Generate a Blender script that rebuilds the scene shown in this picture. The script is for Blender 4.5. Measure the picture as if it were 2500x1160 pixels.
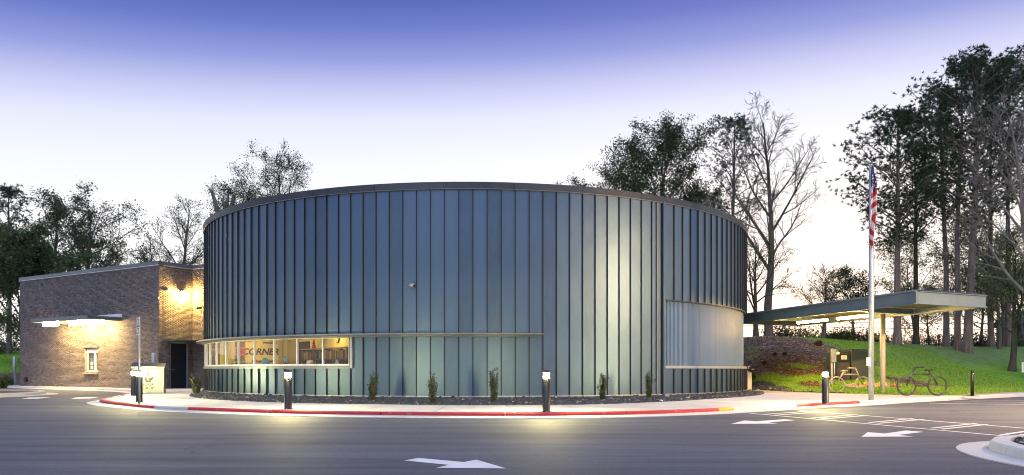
import bpy, bmesh, math, random
import numpy as np
from mathutils import Vector, Matrix

for o in list(bpy.data.objects):
    bpy.data.objects.remove(o)
SC = bpy.context.scene
COL = SC.collection
PI = math.pi
R_ = math.radians
rnd = random.Random(7)

# ------------------------------------------------------------------ camera
F, CX, CY, CH = 1850.0, 1250.0, 903.0, 1.17        # focal length in photo pixels, principal point, lens height
cam_d = bpy.data.cameras.new('camera'); cam = bpy.data.objects.new('camera', cam_d); COL.objects.link(cam)
cam.location = (0, 0, CH); cam.rotation_euler = (PI / 2, 0, 0)
cam_d.sensor_width = 36; cam_d.lens = 36 * F / 2500; cam_d.shift_y = (CY - 580) / 2500
cam_d.clip_start = 0.1; cam_d.clip_end = 2000
SC.camera = cam

# ------------------------------------------------------------------ sky, sun, exposure
world = bpy.data.worlds.new('World'); SC.world = world; world.use_nodes = True
wt = world.node_tree; wn = wt.nodes; wl = wt.links; wn.clear()
SUN_AZ = R_(20)                                      # the afterglow lies behind the building, a little right
def wnode(t, **k):
    n = wn.new(t)
    for a, b in k.items(): setattr(n, a, b)
    return n
def wmath(op, a, b=None, clamp=False):
    n = wnode('ShaderNodeMath', operation=op, use_clamp=clamp)
    for i, v in enumerate((a, b)):
        if v is None: continue
        if isinstance(v, (int, float)): n.inputs[i].default_value = v
        else: wl.new(v, n.inputs[i])
    return n.outputs[0]
tc = wnode('ShaderNodeTexCoord'); sep = wnode('ShaderNodeSeparateXYZ'); wl.new(tc.outputs['Generated'], sep.inputs[0])
glow = wmath('ADD', wmath('MULTIPLY', sep.outputs[0], math.sin(SUN_AZ)), wmath('MULTIPLY', sep.outputs[1], math.cos(SUN_AZ)))
# twilight sky: pale near the afterglow, deep blue overhead and opposite
elev = wmath('ADD', sep.outputs[2], wmath('MULTIPLY', wmath('SUBTRACT', 0.9, glow), 0.115))
ramp = wnode('ShaderNodeValToRGB'); wl.new(elev, ramp.inputs[0])
cr = ramp.color_ramp; cr.interpolation = 'LINEAR'
stops = [(0.0, (0.72, 0.66, 0.60)), (0.10, (0.68, 0.66, 0.65)), (0.20, (0.60, 0.60, 0.62)), (0.265, (0.54, 0.55, 0.61)), (0.315, (0.46, 0.48, 0.60)), (0.35, (0.33, 0.345, 0.53)), (0.385, (0.165, 0.195, 0.43)),
         (0.42, (0.078, 0.105, 0.345)), (0.455, (0.036, 0.06, 0.27)), (0.62, (0.034, 0.066, 0.27)), (1.0, (0.04, 0.072, 0.25))]
while len(cr.elements) < len(stops): cr.elements.new(0.5)
for e, (p, c) in zip(cr.elements, stops): e.position = p; e.color = (*c, 1)
sky = wnode('ShaderNodeTexSky', sky_type='NISHITA'); sky.sun_disc = False
sky.sun_elevation = R_(1.5); sky.sun_rotation = SUN_AZ; sky.altitude = 200
bg1 = wnode('ShaderNodeBackground'); wl.new(ramp.outputs[0], bg1.inputs[0]); bg1.inputs[1].default_value = 1.0
bg2 = wnode('ShaderNodeBackground'); wl.new(sky.outputs[0], bg2.inputs[0]); bg2.inputs[1].default_value = 0.02
add = wnode('ShaderNodeAddShader'); wl.new(bg1.outputs[0], add.inputs[0]); wl.new(bg2.outputs[0], add.inputs[1])
wo = wnode('ShaderNodeOutputWorld'); wl.new(add.outputs[0], wo.inputs[0])
sun_d = bpy.data.lights.new('sun', 'SUN'); sun = bpy.data.objects.new('sun', sun_d); COL.objects.link(sun)
sun_d.energy = 1.3; sun_d.angle = R_(75); sun_d.color = (0.80, 0.89, 1.0)   # the broad soft light of the twilight sky
sun.rotation_euler = (R_(30), 0, R_(-12))
SC.view_settings.view_transform = 'Standard'; SC.view_settings.look = 'None'
SC.view_settings.exposure = 0.75; SC.view_settings.gamma = 1.0; SC.view_settings.use_curve_mapping = False
SC.render.engine = 'CYCLES'
cy = SC.cycles
cy.use_denoising = True; cy.pixel_filter_type = 'BLACKMAN_HARRIS'; cy.filter_width = 1.05; cy.max_bounces = 6; cy.diffuse_bounces = 3; cy.glossy_bounces = 3; cy.transparent_max_bounces = 12
cy.sample_clamp_indirect = 4.0; cy.caustics_reflective = False; cy.caustics_refractive = False

# ------------------------------------------------------------------ helpers
def gp(px, py, z=0.0):
    """the ground point at height z seen at a photo pixel"""
    d = F * (CH - z) / (py - CY)
    return ((px - CX) / F * d, d)
def zat(py, d): return CH + (CY - py) * d / F
def xat(px, d): return (px - CX) / F * d

def tag(o, label=None, cat=None, group=None, kind=None):
    if label: o['label'] = label
    if cat: o['category'] = cat
    if group: o['group'] = group
    if kind: o['kind'] = kind
    return o
def thing(name, loc, label=None, cat=None, group=None, kind=None, rz=0.0):
    o = bpy.data.objects.new(name, None); COL.objects.link(o)
    o.location = loc; o.rotation_euler = (0, 0, rz); o.empty_display_size = 0.2
    return tag(o, label, cat, group, kind)
def link(name, me, parent=None, loc=None, rz=0.0):
    o = bpy.data.objects.new(name, me); COL.objects.link(o)
    if parent is not None: o.parent = parent
    if loc is not None: o.location = loc
    if rz: o.rotation_euler = (0, 0, rz)
    return o
def copy_tree(o, parent=None):
    c = o.copy(); COL.objects.link(c)
    if parent is not None: c.parent = parent
    for ch in o.children: copy_tree(ch, c)
    return c
def bulk(name, V, Fc, mat, smooth=False):
    """numpy arrays to a mesh; Fc is (m,k)"""
    V = np.asarray(V, np.float32); Fc = np.asarray(Fc, np.int32); m, k = Fc.shape
    me = bpy.data.meshes.new(name)
    me.vertices.add(len(V)); me.vertices.foreach_set('co', V.ravel())
    me.loops.add(m * k); me.loops.foreach_set('vertex_index', Fc.ravel())
    me.polygons.add(m); me.polygons.foreach_set('loop_start', np.arange(0, m * k, k, dtype=np.int32))
    me.update(calc_edges=True)
    if smooth: me.polygons.foreach_set('use_smooth', np.ones(m, bool))
    me.materials.append(mat)
    return me

class MB:
    def __init__(s): s.v = []; s.f = []; s.m = []; s.sm = []
    def add(s, verts, faces, mi=0, smooth=False):
        b = len(s.v); s.v += [tuple(p) for p in verts]
        for f in faces: s.f.append([b + i for i in f]); s.m.append(mi); s.sm.append(smooth)
        return s
    def box(s, c, size, rz=0.0, mi=0, M=None):
        hx, hy, hz = size[0] / 2, size[1] / 2, size[2] / 2
        P = [Vector((x, y, z)) for z in (-hz, hz) for y in (-hy, hy) for x in (-hx, hx)]
        Rm = M if M is not None else Matrix.Rotation(rz, 3, 'Z')
        P = [Rm @ p + Vector(c) for p in P]
        return s.add(P, [(0, 2, 3, 1), (4, 5, 7, 6), (0, 1, 5, 4), (2, 6, 7, 3), (0, 4, 6, 2), (1, 3, 7, 5)], mi)
    def prism(s, poly, z0, z1, mi=0):
        n = len(poly); a = sum(poly[i][0] * poly[(i + 1) % n][1] - poly[(i + 1) % n][0] * poly[i][1] for i in range(n))
        if a < 0: poly = poly[::-1]
        V = [(p[0], p[1], z0) for p in poly] + [(p[0], p[1], z1) for p in poly]
        return s.add(V, [list(range(n - 1, -1, -1)), list(range(n, 2 * n))] + [(i, (i + 1) % n, n + (i + 1) % n, n + i) for i in range(n)], mi)
    def lathe(s, prof, c=(0, 0, 0), n=24, mi=0, smooth=True, cap=True):
        V = []; Fs = []
        for r, z in prof:
            for k in range(n):
                a = 2 * PI * k / n; V.append((c[0] + r * math.cos(a), c[1] + r * math.sin(a), c[2] + z))
        for i in range(len(prof) - 1):
            for k in range(n):
                k2 = (k + 1) % n; Fs.append((i * n + k, i * n + k2, (i + 1) * n + k2, (i + 1) * n + k))
        s.add(V, Fs, mi, smooth)
        if cap:
            b = len(s.v) - len(V)
            s.f.append([b + k for k in range(n - 1, -1, -1)]); s.m.append(mi); s.sm.append(False)
            e = b + (len(prof) - 1) * n
            s.f.append([e + k for k in range(n)]); s.m.append(mi); s.sm.append(False)
        return s
    def tube(s, pts, rad, n=8, mi=0, closed=False, smooth=True):
        pts = [Vector(p) for p in pts]; m = len(pts)
        if not hasattr(rad, '__len__'): rad = [rad] * m
        V = []; up = None
        for i, p in enumerate(pts):
            if closed: t = pts[(i + 1) % m] - pts[i - 1]
            else: t = pts[min(i + 1, m - 1)] - pts[max(i - 1, 0)]
            t.normalize()
            if up is None: up = t.orthogonal().normalized()
            up = (up - t * up.dot(t)).normalized(); w = t.cross(up)
            for k in range(n):
                a = 2 * PI * k / n; V.append(p + (up * math.cos(a) + w * math.sin(a)) * rad[i])
        Fs = []
        for i in range(m if closed else m - 1):
            j = (i + 1) % m
            for k in range(n):
                k2 = (k + 1) % n; Fs.append((i * n + k, i * n + k2, j * n + k2, j * n + k))
        if not closed: Fs += [list(range(n - 1, -1, -1)), [(m - 1) * n + k for k in range(n)]]
        return s.add(V, Fs, mi, smooth)
    def build(s, name, mats, parent=None, world=False, loc=None, rz=0.0, bevel=0.0):
        off = parent.location if (world and parent is not None) else Vector((0, 0, 0))
        me = bpy.data.meshes.new(name)
        me.from_pydata([(p[0] - off.x, p[1] - off.y, p[2] - off.z) for p in s.v], [], s.f)
        if not isinstance(mats, (list, tuple)): mats = [mats]
        for m in mats: me.materials.append(m)
        me.polygons.foreach_set('material_index', s.m); me.polygons.foreach_set('use_smooth', s.sm)
        me.update()
        if bevel:
            bm = bmesh.new(); bm.from_mesh(me)
            ed = [e for e in bm.edges if len(e.link_faces) == 2 and e.calc_face_angle(0) > 0.6]
            bmesh.ops.bevel(bm, geom=ed, offset=bevel, segments=2, affect='EDGES', profile=0.5, clamp_overlap=True)
            bm.to_mesh(me); bm.free()
        return link(name, me, parent, loc, rz)

# ------------------------------------------------------------------ materials
def ramp_set(r, stops):
    e = r.color_ramp.elements
    while len(e) < len(stops): e.new(0.5)
    for x, (p, c) in zip(e, stops): x.position = p; x.color = (*c, 1)
class Mat:
    def __init__(s, name):
        s.m = bpy.data.materials.new(name); s.m.use_nodes = True; s.t = s.m.node_tree; s.n = s.t.nodes; s.l = s.t.links
        s.b = s.n['Principled BSDF']; s.out = s.n['Material Output']
    def new(s, t, **k):
        n = s.n.new(t)
        for a, b in k.items(): setattr(n, a, b)
        return n
    def co(s, scale=(1, 1, 1), kind='Object'):
        c = s.new('ShaderNodeTexCoord'); mp = s.new('ShaderNodeMapping'); mp.inputs['Scale'].default_value = scale
        s.l.new(c.outputs[kind], mp.inputs[0]); return mp.outputs[0]
    def noise(s, sc, detail=4, rough=0.55, scale=(1, 1, 1), dist=0.0, vec=None):
        n = s.new('ShaderNodeTexNoise'); n.inputs['Scale'].default_value = sc; n.inputs['Detail'].default_value = detail
        n.inputs['Roughness'].default_value = rough; n.inputs['Distortion'].default_value = dist
        s.l.new(vec if vec is not None else s.co(scale), n.inputs['Vector']); return n.outputs[0]
    def ramp(s, fac, stops):
        r = s.new('ShaderNodeValToRGB'); ramp_set(r, stops); s.l.new(fac, r.inputs[0]); return r.outputs[0]
    def mix(s, fac, a, b, mode='MIX'):
        n = s.new('ShaderNodeMix', data_type='RGBA', blend_type=mode)
        for sock, v in ((n.inputs[0], fac), (n.inputs[6], a), (n.inputs[7], b)):
            if isinstance(v, (int, float)): sock.default_value = v
            elif isinstance(v, tuple): sock.default_value = (*v, 1)
            else: s.l.new(v, sock)
        return n.outputs[2]
    def col(s, v):
        if isinstance(v, tuple): s.b.inputs['Base Color'].default_value = (*v, 1)
        else: s.l.new(v, s.b.inputs['Base Color'])
        return s
    def set(s, **k):
        for a, b in k.items():
            i = s.b.inputs[a.replace('_', ' ')]
            if isinstance(b, (int, float, tuple)): i.default_value = b
            else: s.l.new(b, i)
        return s
    def bump(s, h, strength=0.3, dist=0.02):
        n = s.new('ShaderNodeBump'); n.inputs['Strength'].default_value = strength; n.inputs['Distance'].default_value = dist
        s.l.new(h, n.inputs['Height']); s.l.new(n.outputs[0], s.b.inputs['Normal']); return s
def simple(name, c, rough=0.6, metal=0.0, var=0.15, sc=6.0, bump=0.0, bsc=60.0):
    M = Mat(name)
    if var:
        a = tuple(x * (1 - var) for x in c); b = tuple(min(1, x * (1 + var)) for x in c)
        M.col(M.ramp(M.noise(sc), [(0.3, a), (0.7, b)]))
    else: M.col(c)
    M.set(Roughness=rough, Metallic=metal)
    if bump: M.bump(M.noise(bsc, 3), bump, 0.01)
    return M.m
def emit(name, c, strength):
    M = Mat(name); M.col((0.02, 0.02, 0.02)); M.set(Emission_Color=(*c, 1), Emission_Strength=strength); return M.m
MT = {}
def steel_mat(name, base, metal, rough, oil=0.06):
    M = Mat(name)
    oi = M.new('ShaderNodeObjectInfo')
    c = M.ramp(oi.outputs['Random'], [(0.0, tuple(x * 0.84 for x in base)), (1.0, tuple(x * 1.16 for x in base))])
    dust = M.noise(1.6, 5, 0.6, (1.2, 1.2, 0.35))
    c = M.mix(M.ramp(dust, [(0.42, (0, 0, 0)), (0.75, (0.5, 0.5, 0.5))]), c, tuple(min(1, x * 1.25 + 0.02) for x in base))
    M.col(c); M.set(Metallic=metal)
    rr = M.new('ShaderNodeMapRange'); rr.inputs['To Min'].default_value = rough - 0.05; rr.inputs['To Max'].default_value = rough + 0.08
    M.l.new(dust, rr.inputs['Value']); M.set(Roughness=rr.outputs[0])
    # each sheet buckles a little in its own way
    tcn = M.new('ShaderNodeTexCoord'); ad = M.new('ShaderNodeVectorMath', operation='ADD'); sc3 = M.new('ShaderNodeVectorMath', operation='SCALE')
    cv = M.new('ShaderNodeCombineXYZ')
    for i in range(3): M.l.new(oi.outputs['Random'], cv.inputs[i])
    M.l.new(cv.outputs[0], sc3.inputs[0]); sc3.inputs['Scale'].default_value = 40
    M.l.new(tcn.outputs['Object'], ad.inputs[0]); M.l.new(sc3.outputs[0], ad.inputs[1])
    M.bump(M.noise(1.1, 2, 0.5, vec=ad.outputs[0]), oil, 0.25)
    return M.m
MT['panel'] = steel_mat('panel_steel', (0.100, 0.156, 0.222), 0.78, 0.40, 0.075)
MT['seam'] = steel_mat('seam_shade_steel', (0.02, 0.026, 0.034), 0.3, 0.5, 0.0)  # near-black: the shadow lines along the seams are put into this colour
MT['panel_trim'] = steel_mat('trim_steel', (0.17, 0.19, 0.21), 0.6, 0.4, 0.03)
MT['coping'] = steel_mat('coping_steel', (0.055, 0.066, 0.08), 0.5, 0.45, 0.03)
MT['ledge'] = simple('ledge_paint', (0.20, 0.215, 0.23), 0.45, 0.4, 0.06)
MT['silver'] = simple('silver_paint', (0.36, 0.38, 0.40), 0.4, 0.4, 0.06)
MT['canopy_paint'] = simple('canopy_paint', (0.15, 0.21, 0.265), 0.45, 0.2, 0.1, 3.0)
MT['dark_metal'] = simple('dark_metal', (0.035, 0.037, 0.042), 0.5, 0.3, 0.1)
MT['black'] = simple('black_powdercoat', (0.012, 0.012, 0.013), 0.42, 0.0, 0.1)
MT['white_frame'] = simple('white_frame', (0.75, 0.76, 0.78), 0.4, 0.1, 0.03)
MT['galv'] = simple('galvanised', (0.42, 0.46, 0.50), 0.42, 0.6, 0.12, 9.0)
MT['stainless'] = simple('stainless', (0.15, 0.165, 0.18), 0.42, 0.9, 0.06, 2.0)
MT['tan_paint'] = simple('tan_paint', (0.58, 0.52, 0.41), 0.5, 0.0, 0.06)
MT['bronze'] = simple('bronze_tube', (0.42, 0.35, 0.30), 0.38, 0.4, 0.1)
MT['grey_tube'] = simple('grey_tube', (0.045, 0.05, 0.05), 0.4, 0.3, 0.1)
MT['soffit'] = simple('soffit', (0.19, 0.175, 0.15), 0.6, 0.1, 0.12)
MT['white_paint'] = simple('white_plastic', (0.78, 0.78, 0.76), 0.5, 0.0, 0.03)
MT['green_box'] = simple('dark_green_box', (0.022, 0.035, 0.030), 0.45, 0.0, 0.12, 3.0)
MT['red_cloth'] = simple('red_cloth', (0.30, 0.018, 0.035), 0.8, 0, 0.15, 8)
MT['white_cloth'] = simple('white_cloth', (0.50, 0.47, 0.52), 0.8, 0, 0.06, 8)
MT['blue_cloth'] = simple('blue_cloth', (0.018, 0.03, 0.12), 0.8, 0, 0.12, 8)
MT['sign_dark'] = simple('sign_dark', (0.04, 0.04, 0.05), 0.6, 0, 0)
MT['sign_red'] = simple('sign_red', (0.55, 0.06, 0.06), 0.6, 0, 0)
MT['plastic_black'] = simple('print_black', (0.015, 0.015, 0.015), 0.6, 0, 0)

def concrete(name, base, var=0.18):
    M = Mat(name)
    a = M.ramp(M.noise(0.5, 5, 0.6), [(0.3, tuple(x * (1 - var) for x in base)), (0.7, tuple(x * (1 + var * 0.6) for x in base))])
    b = M.ramp(M.noise(55, 3), [(0.3, (0.86, 0.86, 0.86)), (0.7, (1.05, 1.05, 1.05))])
    st = M.ramp(M.noise(2.3, 6, 0.7, dist=1.2), [(0.60, (1, 1, 1)), (0.72, (0.74, 0.72, 0.70))])
    M.col(M.mix(1.0, M.mix(1.0, a, b, 'MULTIPLY'), st, 'MULTIPLY')); M.set(Roughness=0.85)
    M.bump(M.noise(90, 3), 0.25, 0.004); return M.m
MT['concrete'] = concrete('concrete', (0.56, 0.545, 0.52), 0.14)
MT['kerb'] = concrete('kerb_concrete', (0.58, 0.575, 0.56))
MT['tan_concrete'] = concrete('tan_concrete', (0.42, 0.35, 0.30))
def worn_paint(name, c, under, wear=0.62):
    M = Mat(name); n = M.noise(9, 6, 0.75)
    M.col(M.mix(M.ramp(n, [(wear, (0, 0, 0)), (wear + 0.06, (1, 1, 1))]), M.ramp(M.noise(2, 3), [(0.3, tuple(x * 0.85 for x in c)), (0.7, c)]), under))
    M.set(Roughness=0.6); M.bump(M.noise(120, 2), 0.2, 0.003); return M.m
MT['red_paint'] = worn_paint('red_kerb_paint', (0.50, 0.028, 0.036), (0.42, 0.30, 0.28), 0.60)
MT['yellow_paint'] = worn_paint('yellow_kerb_paint', (0.75, 0.42, 0.03), (0.5, 0.42, 0.32), 0.66)
MT['mark_paint'] = worn_paint('marking_paint', (0.80, 0.80, 0.80), (0.35, 0.35, 0.36), 0.68)

def asphalt():
    M = Mat('asphalt')
    big = M.noise(0.16, 5, 0.6, dist=0.8)
    swp = M.noise(0.42, 6, 0.65, (0.25, 1.6, 1), dist=1.6)        # traffic sweeps drawn out along the lane
    swp2 = M.noise(0.9, 5, 0.6, (0.18, 2.2, 1), dist=0.8)
    fine = M.noise(140, 2, 0.6); grit = M.noise(38, 4, 0.7)
    c = M.ramp(swp, [(0.30, (0.055, 0.055, 0.060)), (0.5, (0.125, 0.124, 0.132)), (0.70, (0.235, 0.232, 0.24))])
    c = M.mix(0.4, c, M.ramp(big, [(0.3, (0.088, 0.088, 0.095)), (0.7, (0.165, 0.163, 0.168))]))
    c = M.mix(0.42, c, M.ramp(swp2, [(0.35, (0.055, 0.055, 0.06)), (0.65, (0.21, 0.208, 0.215))]))
    c = M.mix(1.0, c, M.ramp(grit, [(0.2, (0.72, 0.72, 0.73)), (0.8, (1.22, 1.22, 1.2))]), 'MULTIPLY')
    c = M.mix(1.0, c, M.ramp(fine, [(0.25, (0.6, 0.6, 0.6)), (0.75, (1.4, 1.4, 1.4))]), 'MULTIPLY')
    vo = M.new('ShaderNodeTexVoronoi', feature='DISTANCE_TO_EDGE'); vo.inputs['Scale'].default_value = 0.16
    wv = M.new('ShaderNodeVectorMath', operation='ADD'); wn3 = M.new('ShaderNodeTexNoise'); wn3.inputs['Scale'].default_value = 1.3; wn3.inputs['Detail'].default_value = 5
    M.l.new(M.co(), wn3.inputs['Vector']); M.l.new(wn3.outputs['Color'], wv.inputs[0]); M.l.new(M.co(), wv.inputs[1]); M.l.new(wv.outputs[0], vo.inputs['Vector'])
    crk = M.ramp(vo.outputs['Distance'], [(0.0, (1, 1, 1)), (0.0035, (0, 0, 0))]); ckm = M.ramp(M.noise(0.22, 2), [(0.52, (0, 0, 0)), (0.58, (0.75, 0.75, 0.75))])
    c = M.mix(M.mix(1.0, crk, ckm, 'MULTIPLY'), c, (0.03, 0.03, 0.033))
    c = M.mix(1.0, c, M.ramp(M.noise(11, 5, 0.8), [(0.25, (0.68, 0.68, 0.69)), (0.75, (1.28, 1.28, 1.27))]), 'MULTIPLY')
    agg = M.noise(75, 1, 0.3); c = M.mix(M.ramp(agg, [(0.66, (0, 0, 0)), (0.72, (0.5, 0.5, 0.5))]), c, (0.30, 0.30, 0.31))
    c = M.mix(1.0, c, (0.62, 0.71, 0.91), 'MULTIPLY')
    spots = M.noise(1.7, 2, 0.4); c = M.mix(M.ramp(spots, [(0.73, (0, 0, 0)), (0.78, (0.55, 0.55, 0.55))]), c, (0.05, 0.05, 0.054))
    M.col(c); M.set(Roughness=0.78); M.b.inputs['Specular IOR Level'].default_value = 0.35
    M.bump(fine, 0.5, 0.006); return M.m
MT['asphalt'] = asphalt()

def glass_mat(name, tint=(0.93, 0.95, 0.95), refl=1.0):
    M = Mat(name); M.n.remove(M.b)
    tr = M.new('ShaderNodeBsdfTransparent'); tr.inputs[0].default_value = (*tint, 1)
    gl = M.new('ShaderNodeBsdfGlossy'); gl.inputs['Roughness'].default_value = 0.02; gl.inputs['Color'].default_value = (1, 1, 1, 1)
    fr = M.new('ShaderNodeFresnel'); fr.inputs[0].default_value = 1.5
    mu = M.new('ShaderNodeMath', operation='MULTIPLY'); M.l.new(fr.outputs[0], mu.inputs[0]); mu.inputs[1].default_value = refl
    ge = M.new('ShaderNodeNewGeometry'); iv = M.new('ShaderNodeMath', operation='SUBTRACT'); iv.inputs[0].default_value = 1.0; M.l.new(ge.outputs['Backfacing'], iv.inputs[1])
    m2 = M.new('ShaderNodeMath', operation='MULTIPLY'); M.l.new(mu.outputs[0], m2.inputs[0]); M.l.new(iv.outputs[0], m2.inputs[1]); mu = m2
    mx = M.new('ShaderNodeMixShader'); M.l.new(mu.outputs[0], mx.inputs[0]); M.l.new(tr.outputs[0], mx.inputs[1]); M.l.new(gl.outputs[0], mx.inputs[2])
    M.l.new(mx.outputs[0], M.out.inputs[0]); return M.m
MT['glass'] = glass_mat('window_glass')

def brick_mat(name, island):
    M = Mat(name)
    if island: r = M.new('ShaderNodeNewGeometry').outputs['Random Per Island']
    else: r = M.new('ShaderNodeObjectInfo').outputs['Random']
    c = M.ramp(r, [(0.0, (0.075, 0.066, 0.069)), (0.25, (0.14, 0.12, 0.122)), (0.5, (0.195, 0.165, 0.16)), (0.75, (0.13, 0.12, 0.13)), (1.0, (0.27, 0.23, 0.215))])
    c = M.mix(1.0, c, M.ramp(M.noise(26, 4, 0.65), [(0.25, (0.7, 0.7, 0.7)), (0.75, (1.25, 1.22, 1.2))]), 'MULTIPLY')
    M.col(c); M.set(Roughness=0.88); M.bump(M.noise(60, 3), 0.4, 0.006); return M.m
MT['brick_one'] = brick_mat('brick', False); MT['brick_many'] = brick_mat('brickwork', True)
MT['mortar'] = simple('mortar', (0.27, 0.255, 0.25), 0.92, 0, 0.15, 5, 0.3, 80)

def leaf_mat(name, stops, trans=0.25):
    M = Mat(name); r = M.new('ShaderNodeNewGeometry').outputs['Random Per Island']
    M.col(M.ramp(r, stops)); M.set(Roughness=0.65); M.b.inputs['Specular IOR Level'].default_value = 0.25
    M.b.inputs['Transmission Weight'].default_value = 0.0
    tl = M.new('ShaderNodeBsdfTranslucent'); mx = M.new('ShaderNodeMixShader'); mx.inputs[0].default_value = trans
    c = M.ramp(r, stops); M.l.new(c, tl.inputs[0])
    M.l.new(M.b.outputs[0], mx.inputs[1]); M.l.new(tl.outputs[0], mx.inputs[2]); M.l.new(mx.outputs[0], M.out.inputs[0]); return M.m
MT['needles'] = leaf_mat('pine_needles', [(0, (0.026, 0.05, 0.03)), (0.6, (0.052, 0.09, 0.05)), (1, (0.10, 0.14, 0.07))], 0.35)
MT['leaf_dark'] = leaf_mat('dark_leaves', [(0, (0.03, 0.048, 0.02)), (0.6, (0.065, 0.09, 0.038)), (1, (0.12, 0.14, 0.06))], 0.4)
MT['leaf_green'] = leaf_mat('green_leaves', [(0, (0.06, 0.095, 0.04)), (0.6, (0.11, 0.155, 0.068)), (1, (0.20, 0.24, 0.12))], 0.4)
MT['leaf_spring'] = leaf_mat('spring_leaves', [(0, (0.12, 0.17, 0.04)), (0.6, (0.22, 0.26, 0.08)), (1, (0.36, 0.38, 0.16))], 0.5)
MT['leaf_bud'] = leaf_mat('twig_buds', [(0, (0.05, 0.045, 0.04)), (1, (0.11, 0.10, 0.07))])
MT['leaf_gold'] = leaf_mat('golden_leaves', [(0, (0.30, 0.20, 0.04)), (1, (0.48, 0.34, 0.09))], 0.4)
MT['leaf_shrub'] = leaf_mat('shrub_leaves', [(0, (0.02, 0.04, 0.012)), (0.6, (0.05, 0.08, 0.025)), (1, (0.12, 0.13, 0.05))])
MT['leaf_red'] = leaf_mat('red_shrub_leaves', [(0, (0.05, 0.025, 0.02)), (1, (0.14, 0.06, 0.05))])
def bark(name, a, b, moss=None):
    M = Mat(name); n = M.noise(4.5, 6, 0.7, (1, 1, 0.22), dist=0.6)
    c = M.ramp(n, [(0.3, a), (0.7, b)])
    if moss: c = M.mix(M.ramp(M.noise(1.3, 4), [(0.5, (0, 0, 0)), (0.65, (0.8, 0.8, 0.8))]), c, moss)
    M.col(c); M.set(Roughness=0.92); M.bump(n, 0.8, 0.05); return M.m
MT['bark'] = bark('bark', (0.06, 0.052, 0.047), (0.18, 0.16, 0.145))
MT['bark_pine'] = bark('pine_bark', (0.085, 0.07, 0.062), (0.27, 0.22, 0.195))
MT['bark_pale'] = bark('pale_bark', (0.12, 0.11, 0.10), (0.30, 0.28, 0.26))
MT['bark_ivy'] = bark('ivy_bark', (0.035, 0.035, 0.025), (0.09, 0.085, 0.06), (0.03, 0.055, 0.015))

# ------------------------------------------------------------------ the ground
DC = (-1.80, 41.78); DR = 14.03                        # centre and radius of the round building
def pol(phi, r, z=None):
    p = (DC[0] + r * math.sin(phi), DC[1] - r * math.cos(phi)); return p if z is None else (*p, z)
def phi_px(px, r=DR):
    q = math.atan((px - CX) / F); ux, uy = math.sin(q), math.cos(q)
    b = DC[0] * ux + DC[1] * uy; t = b - math.sqrt(max(0, b * b - DC[0] ** 2 - DC[1] ** 2 + r * r))
    return math.atan2(ux * t - DC[0], DC[1] - uy * t)
def topol(x, y): return (math.atan2(x - DC[0], DC[1] - y), math.hypot(x - DC[0], y - DC[1]))
SW = 0.12
kerb_px = [(12, 947), (208, 953.5), (291, 958), (310, 962.5), (264, 974), (211, 984), (270, 995), (385, 1005), (520, 1010.5), (703, 1016.5),
           (900, 1020), (1100, 1022), (1334, 1022), (1500, 1020), (1700, 1014), (1900, 1003), (2050, 994), (2180, 986), (2340, 976.5), (2500, 968.5)]
kp = sorted(topol(*gp(*p)) for p in kerb_px)
kp = [(kp[0][0] - 0.12, kp[0][1] + 9)] + kp + [(R_(84), 31.0), (R_(97), 40.0)]
KX = np.array([a for a, b in kp]); KR = np.array([b for a, b in kp])
def pchip(x, X, Y):
    h = np.diff(X); dl = np.diff(Y) / h; m = np.zeros(len(X))
    for i in range(1, len(X) - 1):
        if dl[i - 1] * dl[i] > 0:
            w1 = 2 * h[i] + h[i - 1]; w2 = h[i] + 2 * h[i - 1]; m[i] = (w1 + w2) / (w1 / dl[i - 1] + w2 / dl[i])
    m[0] = dl[0]; m[-1] = dl[-1]
    x = np.clip(x, X[0], X[-1]); i = np.clip(np.searchsorted(X, x) - 1, 0, len(X) - 2)
    t = (x - X[i]) / h[i]
    return (1 + 2 * t) * (1 - t) ** 2 * Y[i] + t * (1 - t) ** 2 * h[i] * m[i] + t * t * (3 - 2 * t) * Y[i + 1] + t * t * (t - 1) * h[i] * m[i + 1]
def kr(phi): return float(pchip(np.array([phi]), KX, KR)[0])
def kerb_line(off):
    """the gutter line moved inwards by off metres, as (phi, point) samples"""
    ph = np.linspace(KX[0], KX[-1], 2800); P = np.array([pol(p, kr(p)) for p in ph])
    T = np.gradient(P, axis=0); T /= np.linalg.norm(T, axis=1)[:, None]
    N = np.stack([-T[:, 1], T[:, 0]], 1)                   # towards the building
    return ph, P + N * off
PH, K0 = kerb_line(0.0); _, K1 = kerb_line(0.40); _, K2 = kerb_line(0.56); _, K3 = kerb_line(0.568)

gm = MB(); gm.add([(-600, -200, -0.2), (600, -200, -0.2), (600, 900, -0.2), (-600, 900, -0.2)], [(0, 1, 2, 3)])
tag(gm.build('ground', simple('far_ground', (0.06, 0.08, 0.035), 0.95, 0, 0.3, 0.05)), 'far ground behind the wooded bank', None, None, 'structure')
am = MB(); n = 40
xs = np.linspace(-90, 90, n); ys = np.linspace(-70, 75, n)
am.add([(x, y, 0) for y in ys for x in xs], [(j * n + i, j * n + i + 1, (j + 1) * n + i + 1, (j + 1) * n + i) for j in range(n - 1) for i in range(n - 1)])
tag(am.build('road', MT['asphalt']), 'grey asphalt of the drive and car park', None, None, 'structure')

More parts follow.
